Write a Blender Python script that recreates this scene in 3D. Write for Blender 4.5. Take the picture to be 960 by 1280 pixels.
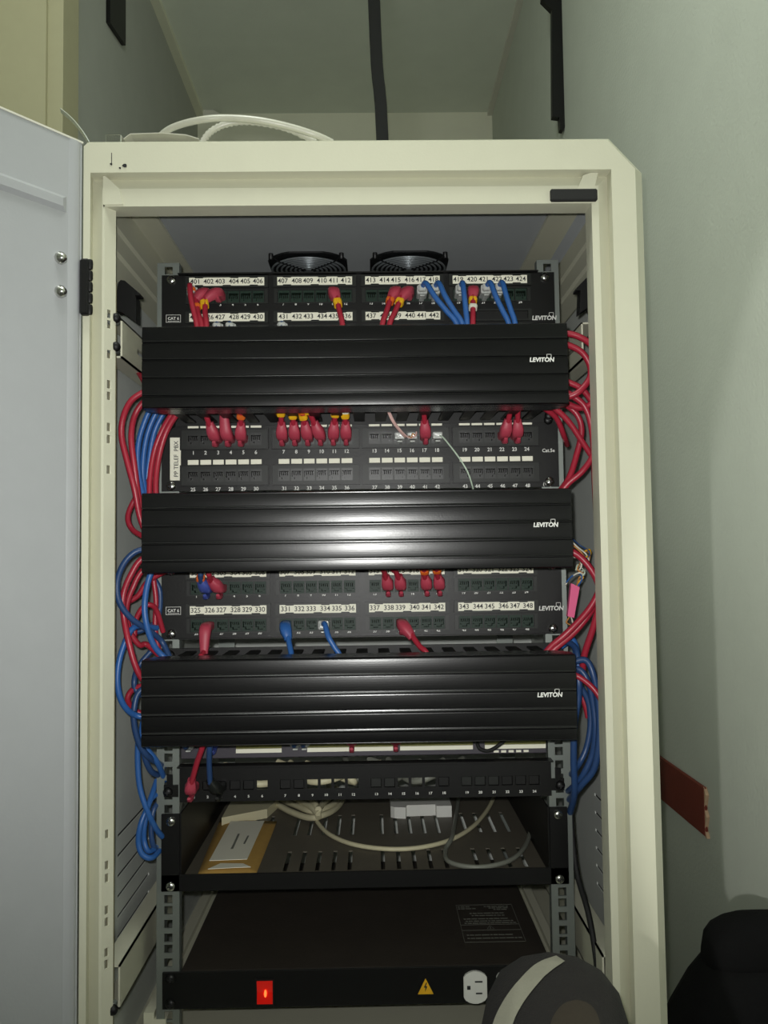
import bpy, math
from mathutils import Vector
sc = bpy.context.scene
for o in list(bpy.data.objects): bpy.data.objects.remove(o)
COL = sc.collection
# ------------------------------------------------------------------ camera
# metres; X right, Y away from the camera, Z up; Y=0 is the front of the rack panels, X=0 the rack centre
F = 1035.0
CAM = Vector((.01294, -1.00358, -.00921)); PITCH, YAW, ROLL = .0531, .01441, -.01337
_f = Vector((math.sin(YAW)*math.cos(PITCH), math.cos(YAW)*math.cos(PITCH), math.sin(PITCH)))
_r = Vector((math.cos(YAW), -math.sin(YAW), 0)); _u = _r.cross(_f)
_r, _u = math.cos(ROLL)*_r + math.sin(ROLL)*_u, -math.sin(ROLL)*_r + math.cos(ROLL)*_u
cd = bpy.data.cameras.new('camera'); cam = bpy.data.objects.new('camera', cd); COL.objects.link(cam)
from mathutils import Matrix
M = Matrix((_r, _u, -_f)).transposed().to_4x4(); M.translation = CAM; cam.matrix_world = M
cd.sensor_fit = 'VERTICAL'; cd.sensor_height = 24; cd.lens = 24*F/1280; cd.clip_start = .02; cd.clip_end = 50
sc.camera = cam
def at(x, y, Y):
    d = _f + (x-480)/F*_r - (y-640)/F*_u
    return CAM + d*((Y-CAM.y)/d.y)
def atz(x, y, Z):
    d = _f + (x-480)/F*_r - (y-640)/F*_u
    return CAM + d*((Z-CAM.z)/d.z)
# ------------------------------------------------------------------ world, lights, exposure
w = bpy.data.worlds.new('world'); sc.world = w; w.use_nodes = True
w.node_tree.nodes['Background'].inputs[0].default_value = (.80, .92, .82, 1)
w.node_tree.nodes['Background'].inputs[1].default_value = .05
sc.view_settings.view_transform = 'Standard'; sc.view_settings.look = 'None'
sc.view_settings.exposure = 0; sc.view_settings.gamma = 1; sc.view_settings.use_curve_mapping = False
def lamp(name, kind, loc, to, energy, col, **k):
    l = bpy.data.lights.new(name, kind); l.energy = energy; l.color = col
    for a, b in k.items(): setattr(l, a, b)
    o = bpy.data.objects.new(name, l); COL.objects.link(o); o.location = loc
    o.rotation_euler = (Vector(to)-Vector(loc)).to_track_quat('-Z', 'Y').to_euler(); return o
FL = CAM + Vector((-.012, .0, .018))
lamp('phone_flash', 'SPOT', FL, FL+_f+Vector((0, 0, .04)), 27, (1, 1, .97), spot_size=math.radians(97), spot_blend=1.0, shadow_soft_size=.006)
lamp('wall_shadow_spot', 'SPOT', (-.365, -1.30, -.12), (-.365+.927, -1.30+.375, -.12-.04), 26, (1, 1, .95), spot_size=math.radians(80), spot_blend=.06, shadow_soft_size=.014)  # added spot: throws the frame's shadow on the right wall, cone misses the ducts
lamp('pendant_lamp', 'POINT', (-.15, -.45, 1.42), (0, 0, 0), 27, (.96, 1, .95), shadow_soft_size=.16)
# ------------------------------------------------------------------ materials
def lin(c): return tuple((v/255/12.92 if v <= 10 else ((v/255+.055)/1.055)**2.4) for v in c)
def mat(name, rgb, rough=.5, metal=0, var=.06, scale=30, bump=0, bscale=300, trans=0, spec=.5, emit=None, estr=0, alpha=1, coat=0):
    m = bpy.data.materials.new(name); m.use_nodes = True; nt = m.node_tree; b = nt.nodes['Principled BSDF']
    c = lin(rgb)
    tc = nt.nodes.new('ShaderNodeTexCoord'); n = nt.nodes.new('ShaderNodeTexNoise'); n.inputs['Scale'].default_value = scale; n.inputs['Detail'].default_value = 4
    nt.links.new(tc.outputs['Object'], n.inputs['Vector'])
    mp = nt.nodes.new('ShaderNodeMapRange'); mp.inputs[3].default_value = 1-var; mp.inputs[4].default_value = 1+var
    nt.links.new(n.outputs['Fac'], mp.inputs[0])
    mx = nt.nodes.new('ShaderNodeMix'); mx.data_type = 'RGBA'; mx.blend_type = 'MULTIPLY'; mx.inputs[0].default_value = 1
    mx.inputs[6].default_value = (*c, 1); nt.links.new(mp.outputs[0], mx.inputs[7])
    nt.links.new(mx.outputs[2], b.inputs['Base Color'])
    b.inputs['Roughness'].default_value = rough; b.inputs['Metallic'].default_value = metal
    b.inputs['Specular IOR Level'].default_value = spec; b.inputs['Transmission Weight'].default_value = trans
    b.inputs['Alpha'].default_value = alpha; b.inputs['Coat Weight'].default_value = coat
    if emit: b.inputs['Emission Color'].default_value = (*lin(emit), 1); b.inputs['Emission Strength'].default_value = estr
    if bump:
        n2 = nt.nodes.new('ShaderNodeTexNoise'); n2.inputs['Scale'].default_value = bscale; nt.links.new(tc.outputs['Object'], n2.inputs['Vector'])
        bp = nt.nodes.new('ShaderNodeBump'); bp.inputs['Strength'].default_value = bump; bp.inputs['Distance'].default_value = .002
        nt.links.new(n2.outputs['Fac'], bp.inputs['Height']); nt.links.new(bp.outputs[0], b.inputs['Normal'])
    return m
BEIGE = mat('cream_paint', (204, 203, 182), .42, bump=.05, var=.03)
DOORG = mat('grey_door_paint', (166, 168, 171), .36, bump=.06, var=.04)
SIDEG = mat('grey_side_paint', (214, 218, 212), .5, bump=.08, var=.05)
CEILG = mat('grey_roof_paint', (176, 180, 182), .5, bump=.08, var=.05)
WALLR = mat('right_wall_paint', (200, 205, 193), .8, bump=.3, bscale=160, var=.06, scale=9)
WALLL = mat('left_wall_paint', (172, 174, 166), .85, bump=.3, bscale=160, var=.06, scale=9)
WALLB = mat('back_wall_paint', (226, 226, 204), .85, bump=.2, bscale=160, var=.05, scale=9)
CEILM = mat('ceiling_paint', (226, 231, 218), .85, bump=.3, bscale=160, var=.06, scale=9)
PILM = mat('yellow_cream_gloss', (158, 154, 124), .6, var=.05)
FLOORM = mat('floor_tile_grey', (120, 118, 110), .6, var=.1)
WHITET = mat('white_trunking', (215, 213, 200), .5)
BLK = mat('black_powder_coat', (15, 15, 15), .42, var=.15, bump=.04, spec=.3)
COVER = mat('black_duct_cover', (12, 12, 13), .25, var=.12, bump=.02, bscale=700, spec=.33)
BLKP = mat('black_plastic', (16, 16, 16), .5, var=.1, spec=.3)
MODP = mat('charcoal_module_plastic', (27, 29, 27), .45, var=.1, spec=.35)
JACKG = mat('dark_green_jack', (28, 46, 37), .5, var=.25, scale=400, spec=.25)
JACKB = mat('black_jack', (20, 21, 20), .4, var=.15)
PIN = mat('gold_contacts', (150, 140, 110), .3, metal=1)
STEEL = mat('zinc_steel', (135, 141, 136), .45, metal=.6, var=.1)
CHROME = mat('bright_screw', (205, 205, 200), .22, metal=1)
PAPER = mat('white_label_paper', (232, 230, 212), .6, var=.03)
INK = mat('black_print', (30, 30, 32), .6)
WPRINT = mat('white_print', (215, 215, 210), .6)
RED = mat('red_cable_jacket', (160, 38, 56), .38, var=.06)
REDB = mat('red_boot_rubber', (172, 62, 80), .5, var=.06)
BLUE = mat('blue_cable_jacket', (46, 94, 160), .38, var=.06)
BLUED = mat('dark_blue_cable_jacket', (40, 68, 112), .4, var=.06)
BLUEB = mat('blue_boot_rubber', (62, 78, 152), .5, var=.06)
CLEAR = mat('clear_plug_plastic', (205, 208, 204), .2, var=.4, scale=250, trans=.2, bump=.5, bscale=250)
YEL = mat('yellow_tag', (226, 172, 28), .5, var=.2, scale=200)
ORG = mat('orange_tag', (214, 100, 34), .5, var=.2, scale=200)
WTAG = mat('white_tag', (222, 220, 205), .5, var=.1)
CREAM = mat('cream_cable', (196, 190, 158), .5, var=.05)
GREYC = mat('grey_cable', (120, 122, 112), .5)
KRAFT = mat('brown_envelope_paper', (176, 140, 72), .75, var=.12, scale=60, bump=.3, bscale=120)
PINK = mat('pink_tag', (222, 92, 138), .55, var=.08)
OLIVE = mat('olive_contact_strip', (120, 118, 60), .5, var=.5, scale=500)
RUBBER = mat('black_rubber', (18, 18, 18), .7)
WOODR = mat('red_brown_painted_wood', (118, 46, 34), .6, var=.12, scale=25, bump=.2)
WOODE = mat('bare_wood_end', (190, 160, 130), .8, var=.2, scale=80)
TUBEW = mat('milky_plastic_tube', (205, 204, 190), .3, trans=.25, var=.12, scale=60)
SHEET = mat('clear_plastic_sheet', (225, 232, 226), .2, trans=.3, var=.05)
REDL = mat('lit_red_rocker', (220, 20, 10), .3, emit=(255, 24, 8), estr=.10)
NEON = mat('neon_glow', (255, 120, 60), .3, emit=(255, 110, 50), estr=1.6)
OUTW = mat('white_outlet_plastic', (214, 214, 208), .4)
TROUS = mat('dark_trouser_fabric', (24, 21, 20), .9, var=.3, scale=140, bump=.4, bscale=500)
STRIPE = mat('grey_stripe_fabric', (136, 134, 120), .9, var=.1, bump=.3, bscale=500)
BAGM = mat('black_bag_fabric', (11, 11, 12), .9, var=.2, bump=.3, bscale=400, spec=.2)
SHOEM = mat('black_shoe', (20, 20, 20), .6)
WPINK = mat('pink_white_wire', (214, 176, 170), .5, var=.2, scale=500)
WGREEN = mat('pale_green_wire', (190, 208, 188), .5)
WORG = mat('orange_wire', (190, 130, 70), .5)
FANBLK = mat('black_fan_plastic', (14, 15, 17), .45)
WIRE = mat('steel_wire', (150, 156, 160), .35, metal=.6)
TRAY = mat('dark_brown_black_tray', (92, 87, 76), .55, var=.12, bump=.1)
PDUT = mat('dark_power_strip_top', (52, 46, 40), .6, var=.25, scale=25, bump=.1)
# ------------------------------------------------------------------ geometry collector
class G:
    def __init__(s): s.v, s.f, s.m, s.sm = [], [], [], []
    def add(s, v, f, mi=0, smooth=False):
        k = len(s.v); s.v += [tuple(p) for p in v]
        for q in f: s.f.append(tuple(i+k for i in q)); s.m.append(mi); s.sm.append(smooth)
        return s
    def box(s, x0, x1, y0, y1, z0, z1, mi=0):
        v = [(x, y, z) for x in (x0, x1) for y in (y0, y1) for z in (z0, z1)]
        return s.add(v, [(0, 1, 3, 2), (4, 6, 7, 5), (0, 4, 5, 1), (2, 3, 7, 6), (0, 2, 6, 4), (1, 5, 7, 3)], mi)
    def bbox(s, x0, x1, y0, y1, z0, z1, b=.001, mi=0):     # box with bevelled edges (chamfer on every edge)
        vs = []; c = [((x0+x1)/2, (y0+y1)/2, (z0+z1)/2)][0]
        idx = {}
        for ix, x in enumerate((x0, x1)):
            for iy, y in enumerate((y0, y1)):
                for iz, z in enumerate((z0, z1)):
                    sx, sy, sz = (b, -b)[ix], (b, -b)[iy], (b, -b)[iz]
                    for a, p in enumerate(((x, y+sy, z+sz), (x+sx, y, z+sz), (x+sx, y+sy, z))):
                        idx[(ix, iy, iz, a)] = len(vs); vs.append(p)
        fs = []
        I = lambda *k: idx[k]
        for i in (0, 1):
            fs.append([I(i, 0, 0, 0), I(i, 1, 0, 0), I(i, 1, 1, 0), I(i, 0, 1, 0)])
            fs.append([I(0, i, 0, 1), I(1, i, 0, 1), I(1, i, 1, 1), I(0, i, 1, 1)])
            fs.append([I(0, 0, i, 2), I(1, 0, i, 2), I(1, 1, i, 2), I(0, 1, i, 2)])
            for j in (0, 1):
                fs.append([I(i, j, 0, 0), I(i, j, 1, 0), I(i, j, 1, 1), I(i, j, 0, 1)])
                fs.append([I(i, 0, j, 0), I(i, 1, j, 0), I(i, 1, j, 2), I(i, 0, j, 2)])
                fs.append([I(0, i, j, 1), I(1, i, j, 1), I(1, i, j, 2), I(0, i, j, 2)])
                for k in (0, 1): fs.append([I(i, j, k, 0), I(i, j, k, 1), I(i, j, k, 2)])
        return s.add(vs, fs, mi)
    def prism(s, poly, lo, hi, axis='Y', mi=0):            # poly: 2-D outline; extruded along an axis
        n = len(poly)
        P = {'Y': lambda p, t: (p[0], t, p[1]), 'X': lambda p, t: (t, p[0], p[1]), 'Z': lambda p, t: (p[0], p[1], t)}[axis]
        v = [P(p, lo) for p in poly] + [P(p, hi) for p in poly]
        return s.add(v, [tuple(range(n)), tuple(range(2*n-1, n-1, -1))] + [(i, (i+1) % n, (i+1) % n+n, i+n) for i in range(n)], mi)
    def sweep(s, pts, secs, mi=0, cap=True, smooth=True):  # secs[i]: list of 2-D section points at pts[i]
        pts = [Vector(p) for p in pts]; n = len(pts); k = len(secs[0]); v = []
        t = (pts[1]-pts[0]).normalized(); ref = Vector((1, 0, 0)) if abs(t.x) < .9 else Vector((0, 0, 1))
        a = (ref - t*ref.dot(t)).normalized()
        for i in range(n):
            t = (pts[min(i+1, n-1)]-pts[max(i-1, 0)]).normalized(); a = (a - t*a.dot(t)).normalized(); b = t.cross(a)
            v += [pts[i]+a*p[0]+b*p[1] for p in secs[i]]
        f = [(i*k+j, i*k+(j+1) % k, (i+1)*k+(j+1) % k, (i+1)*k+j) for i in range(n-1) for j in range(k)]
        s.add(v, f, mi, smooth)
        if cap: s.add([v[j] for j in range(k)], [tuple(range(k-1, -1, -1))], mi); s.add([v[(n-1)*k+j] for j in range(k)], [tuple(range(k))], mi)
        return s
    def tube(s, pts, r, n=8, sub=5, mi=0, cap=True):
        p = spline(pts, sub) if len(pts) > 2 and sub > 1 else [Vector(q) for q in pts]
        c = [(math.cos(2*math.pi*j/n)*r, math.sin(2*math.pi*j/n)*r) for j in range(n)]
        return s.sweep(p, [c]*len(p), mi, cap)
    def lathe(s, c, prof, axis='Y', n=14, mi=0, smooth=True):   # prof: (radius, offset along axis)
        v = []
        for r, h in prof:
            for j in range(n):
                a = 2*math.pi*j/n; p, q = r*math.cos(a), r*math.sin(a)
                v.append({'Y': (c[0]+p, c[1]+h, c[2]+q), 'Z': (c[0]+p, c[1]+q, c[2]+h), 'X': (c[0]+h, c[1]+p, c[2]+q)}[axis])
        m = len(prof)
        s.add(v, [(i*n+j, i*n+(j+1) % n, (i+1)*n+(j+1) % n, (i+1)*n+j) for i in range(m-1) for j in range(n)], mi, smooth)
        s.add(v[:n], [tuple(range(n))], mi); s.add(v[-n:], [tuple(range(n))], mi); return s
    def plate(s, X0, X1, Z0, Z1, holes, y0, y1, mi=0, plane='XZ'):   # sheet with real rectangular holes
        xs = sorted({X0, X1, *[h[0] for h in holes], *[h[1] for h in holes]}); zs = sorted({Z0, Z1, *[h[2] for h in holes], *[h[3] for h in holes]})
        xs = [x for x in xs if X0 <= x <= X1]; zs = [z for z in zs if Z0 <= z <= Z1]
        nx, nz = len(xs)-1, len(zs)-1
        sol = [[not any(h[0] < (xs[i]+xs[i+1])/2 < h[1] and h[2] < (zs[j]+zs[j+1])/2 < h[3] for h in holes) for j in range(nz)] for i in range(nx)]
        P = {'XZ': lambda x, y, z: (x, y, z), 'XY': lambda x, y, z: (x, z, y), 'YZ': lambda x, y, z: (y, x, z)}[plane]
        v, f, ix = [], [], {}
        def V(i, j, k):
            if (i, j, k) not in ix: ix[(i, j, k)] = len(v); v.append(P(xs[i], (y0, y1)[k], zs[j]))
            return ix[(i, j, k)]
        for i in range(nx):
            for j in range(nz):
                if not sol[i][j]: continue
                for k in (0, 1): f.append((V(i, j, k), V(i+1, j, k), V(i+1, j+1, k), V(i, j+1, k)))
                for di, dj, e in ((-1, 0, ((i, j), (i, j+1))), (1, 0, ((i+1, j), (i+1, j+1))), (0, -1, ((i, j), (i+1, j))), (0, 1, ((i, j+1), (i+1, j+1)))):
                    a, b = i+di, j+dj
                    if not (0 <= a < nx and 0 <= b < nz and sol[a][b]): f.append((V(*e[0], 0), V(*e[1], 0), V(*e[1], 1), V(*e[0], 1)))
        return s.add(v, f, mi)
    def text(s, t, x, y, z, size, mi=0, bold=0, rot=0, lean=0, flat=False, align='C', sx=1):
        v, f, wd = glyphs(t, bold, lean); ox = {'C': -wd/2, 'L': 0, 'R': -wd}[align]
        cr, sr = math.cos(rot), math.sin(rot); out = []
        for p in v:
            a, b = (p[0]+ox)*size*sx, (p[1]-.35)*size; a, b = a*cr-b*sr, a*sr+b*cr
            out.append((x+a, y+b, z) if flat else (x+a, y, z+b))
        return s.add(out, f, mi)
def spline(pts, sub):
    p = [Vector(q) for q in pts]; out = []
    for i in range(len(p)-1):
        a, b, c, d = p[max(i-1, 0)], p[i], p[i+1], p[min(i+2, len(p)-1)]
        for k in range(sub):
            t = k/sub; out.append(.5*((2*b)+(c-a)*t+(2*a-5*b+4*c-d)*t*t+(3*b-a-3*c+d)*t**3))
    return out+[p[-1]]
_gl = {}
def glyphs(t, bold, lean):
    if (t, bold, lean) not in _gl:
        c = bpy.data.curves.new('print', 'FONT'); c.body = t; c.offset = bold; c.shear = lean; c.resolution_u = 3
        o = bpy.data.objects.new('print', c); me = bpy.data.meshes.new_from_object(o)
        v = [(p.co.x, p.co.y) for p in me.vertices]; f = [tuple(q.vertices) for q in me.polygons]
        bpy.data.objects.remove(o); bpy.data.curves.remove(c); bpy.data.meshes.remove(me)
        _gl[(t, bold, lean)] = (v, f, max(p[0] for p in v))
    return _gl[(t, bold, lean)]
def wloc(o):
    l = Vector((0, 0, 0))
    while o: l += o.location; o = o.parent
    return l
def mesh(name, g, mats):
    me = bpy.data.meshes.new(name); me.from_pydata(g.v, [], g.f)
    for m in (mats if isinstance(mats, (list, tuple)) else [mats]): me.materials.append(m)
    me.polygons.foreach_set('material_index', g.m); me.polygons.foreach_set('use_smooth', g.sm)
    import bmesh
    b = bmesh.new(); b.from_mesh(me); bmesh.ops.recalc_face_normals(b, faces=b.faces); b.to_mesh(me); b.free()
    return me
def obj(name, g, mats, parent=None, loc=None, label=None):
    """World-space geometry -> object; its origin sits at loc (or the parent's)."""
    L = Vector(loc) if loc is not None else (wloc(parent) if parent else Vector((0, 0, 0)))
    g.v = [tuple(Vector(p)-L) for p in g.v]
    o = bpy.data.objects.new(name, mesh(name, g, mats)); COL.objects.link(o)
    if parent: o.parent = parent; o.location = L-wloc(parent)
    else: o.location = L
    if label: o['label'] = label
    return o
def inst(name, me, parent, loc):
    o = bpy.data.objects.new(name, me); COL.objects.link(o); o.parent = parent; o.location = Vector(loc)-wloc(parent); return o
def tag(o, label, cat, group=None):
    o['label'] = label; o['category'] = cat
    if group: o['group'] = group
    return o
def thing(name, label, cat, loc, group=None):
    o = bpy.data.objects.new(name, None); COL.objects.link(o); o.location = loc; o.empty_display_size = .02
    return tag(o, label, cat, group)
def struct(name, g, m, loc=None): o = obj(name, g, m, None, loc); o['kind'] = 'structure'; return o
U = .04445
# ------------------------------------------------------------------ the room
ZF, ZC, XR, XL, YB, YN = -.86, 1.89, .55, -.712, 2.453, -2.4
struct('floor', G().box(-1.5, XR+.1, YN, YB+.1, ZF-.05, ZF), FLOORM)
struct('ceiling', G().box(-1.5, XR+.1, YN, YB+.1, ZC, ZC+.05), CEILM)
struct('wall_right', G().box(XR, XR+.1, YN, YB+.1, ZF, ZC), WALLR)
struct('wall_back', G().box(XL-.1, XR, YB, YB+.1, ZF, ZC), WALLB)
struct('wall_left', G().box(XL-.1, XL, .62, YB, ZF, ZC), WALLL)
# cream door surround that ends the left wall (stepped moulding)
g = G(); xe = at(80, 90, .6).x
g.box(-1.5, xe-.10, .60, .68, ZF, ZC); g.box(xe-.135, xe-.03, .585, .60, ZF, ZC); g.box(xe-.10, xe, .595, .68, ZF, ZC)
struct('trim_1', g, PILM)
g = G(); g.box(XL, XL+.030, .7, YB, ZC-.022, ZC); struct('trim_2', g, WALLB)
g = G(); g.box(XR-.020, XR, .2, YB, ZC-.016, ZC); struct('trim_3', g, WHITET)
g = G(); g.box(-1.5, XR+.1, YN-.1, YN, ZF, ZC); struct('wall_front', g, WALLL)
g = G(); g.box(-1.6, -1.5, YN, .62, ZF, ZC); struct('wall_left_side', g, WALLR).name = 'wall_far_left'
# red-brown rail fixed to the right wall, its sawn end towards the camera
t = thing('wall_rail', 'red-brown painted wooden rail on the wall right of the cabinet', 'rail', (XR, .35, -.43))
g = G().bbox(XR-.006, XR, .352, 1.6, -.470, -.390, .002); obj('board', g, WOODR, t)
g = G()
prev = None
N = 7
edge = [(.346+.004*((i*5) % 3), -.470+.080*i/N) for i in range(N+1)]
v = [(XR-.0055, .3525, z) for y, z in edge]+[(XR-.0055, y, z) for y, z in edge]+[(XR, .3525, z) for y, z in edge]+[(XR, y, z) for y, z in edge]; n = N+1
f = [(i, i+1, n+i+1, n+i) for i in range(N)]+[(n+i, n+i+1, 3*n+i+1, 3*n+i) for i in range(N)]+[(2*n+i, 2*n+i+1, 3*n+i+1, 3*n+i) for i in range(N)]
obj('sawn_end', g.add(v, f), WOODE, t, label='pale torn wood at the cut end')
# black wall channels and hanging conduit
g = G(); p = [at(x, y, 1.19) for x, y in ((676, -60), (676, 2), (689, 15), (689.5, 148), (698, 149), (699, 164), (703, 165), (712, 147), (709, -60))]
tag(obj('wall_bracket', g.prism([(q.x, q.z) for q in p], 1.18, 1.20), BLK, None, (p[4].x, 1.19, p[4].z)), 'black angled metal strip hanging beside the right wall', 'bracket')
g = G(); a = [atz(0, 0, 0)]; yA, yB = 1.42, 1.62
zt = lambda x, y, Y: at(x, y, Y).z
poly = [(1.24, zt(137, 28, 1.24)), (1.385, zt(155, 57, 1.385)), (1.385, ZC-.03), (1.24, ZC-.03)]
tag(obj('wall_plate', g.prism(poly, XL, XL+.012, 'X'), BLK, None, (XL, 1.30, 1.5)), 'black pointed metal plate on the left wall', 'plate')
g = G(); c0, c1, c2 = at(466, -40, 1.3), at(471, 80, 1.3), at(478, 174, 1.3)
pts = [(c0.x-.004, 1.3, ZC), c0, c1, c2, (c2.x+.012, 1.3, .3), (c2.x+.014, 1.3, -.2)]
g.sweep(spline(pts, 4), [[(-.0165, -.008), (.0165, -.008), (.0175, 0), (.0165, .008), (-.0165, .008), (-.0175, 0)]]*(4*5+1), smooth=False)
tag(obj('cable_conduit', g, RUBBER, None, (c2.x, 1.3, .3)), 'black flat conduit hanging from the ceiling behind the cabinet', 'conduit')
g = G(); q = [at(x, y, YB-.02) for x, y in ((243, 124), (276, 144), (274, 150), (241, 142))]
tag(obj('conduit_offcut', g.prism([(k.x, k.z) for k in q], YB-.03, YB), WHITET, None, (q[0].x, YB-.02, q[2].z)), 'small white slanted strip in the far left ceiling corner', 'strip')
g = G(); q = [at(219+dx, y, 2.35) for dx, y in ((-1.5, 143), (1.5, 143), (4, 152), (0, 152))]
tag(obj('wall_hook', g.prism([(k.x, k.z) for k in q], 2.34, 2.36), BLK, None, (q[2].x, 2.35, q[2].z)), 'tiny dark hook low on the far left wall', 'hook')
# ------------------------------------------------------------------ the cabinet
cab = thing('network_cabinet', 'cream steel network cabinet with its grey door swung open', 'cabinet', (0, .2, ZF))
ZB = -.78
lines = [  # xL, xR, zTop, Y, chamfer right top, chamfer left top
    (-.2772, .2595, .3768, -.085, 0, 0), (-.2772, .2595, .3768, -.112, 0, 0), (-.2782, .2673, .3966, -.112, 0, 0),
    (-.2915, .2800, .4105, -.103, 0, 0), (-.2885, .2800, .4112, -.120, 0, 0), (-.2960, .3063, .4445, -.120, .030, .004),
    (-.3010, .3185, .4530, -.105, .036, .006), (-.3010, .3185, .4530, .02, .036, .006)]
g = G(); st = []
for xl, xr, zt_, y, c, cl in lines:
    st.append([(xl, y, ZB), (xl, y, zt_-cl), (xl+cl, y, zt_), (xr-c, y, zt_), (xr, y, zt_-c*1.1), (xr, y, ZB)])
v = [p for s_ in st for p in s_]; k = 6
g.add(v, [(i*k+j, i*k+j+1, (i+1)*k+j+1, (i+1)*k+j) for i in range(len(st)-1) for j in range(k-1)])
obj('front_frame', g, BEIGE, cab)
g = G().box(-.301, .3185, -.11, .62, ZF, ZB); obj('plinth', g, BEIGE, cab)
g = G().box(-.2772, .2595, -.112, -.085, ZB, -.66); obj('bottom_beam', g, BEIGE, cab)
for y0 in (0,):   # gussets in the frame corners
    g = G().prism([(.2380, .3785), (.2590, .3785), (.2673, .4105), (.2590, .4105), (.2505, .4075)], -.1135, -.104); obj('corner_gusset', g, BEIGE, cab)
    g = G().prism([(-.2550, .3785), (-.2770, .3785), (-.2772, .4105), (-.2745, .4105), (-.2590, .3960)], -.1135, -.104); obj('corner_gusset', g, BEIGE, cab)
# slotted inner post on the left
zs = [.2146, .1814, .1688, .1346, .1214, .0883, -.2988, -.3312, -.3444, -.3774, -.3897, -.4209, -.4330]
zs += [.2146+.033, .2146+.0445]
holes = [(-.1088, -.1042, z-.0045, z+.0045) for z in zs]
g = G().plate(-.112, -.100, ZB, .3840, holes, -.2772, -.2755, plane='YZ')
g.v = [(x+(y+.112)*.72, y, z) for x, y, z in g.v]
obj('slotted_post', g, BEIGE, cab)
g = G().box(-.2770, -.2690, -.0905, -.0895, ZB, .30); obj('post_backing', g, mat('shaded_post_olive', (112, 107, 80), .7), cab)  # added plate behind the holes; shade on the cream is put in as olive
# sides, back, roof, floor plates
slots = [(.03+.0*i, .125, -.36-.022*i, -.357-.022*i) for i in range(5)]
for s in (-1, 1):
    x0 = -.3005 if s < 0 else .3165
    g = G().plate(-.10, .60, ZB, .443 if s < 0 else .412, [(.02, .16, -.345-.024*i, -.341-.024*i) for i in range(6)], x0, x0+.0015, plane='YZ')
    xk = x0-.0012 if s < 0 else x0+.0016
    obj('dark_vent_backing', G().box(xk, xk+.0008, .015, .165, -.475, -.335), RUBBER, cab)  # added black sheet outside the slots, so that they look dark
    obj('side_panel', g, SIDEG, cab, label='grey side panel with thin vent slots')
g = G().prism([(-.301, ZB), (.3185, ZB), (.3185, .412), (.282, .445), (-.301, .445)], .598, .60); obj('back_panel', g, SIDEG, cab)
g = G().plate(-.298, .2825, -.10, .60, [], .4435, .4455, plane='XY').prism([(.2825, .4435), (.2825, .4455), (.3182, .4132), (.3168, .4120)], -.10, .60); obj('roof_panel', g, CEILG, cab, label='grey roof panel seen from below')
g = G().box(-.299, .3165, -.10, .60, -.612, -.606); obj('floor_panel', g, BEIGE, cab)
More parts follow.
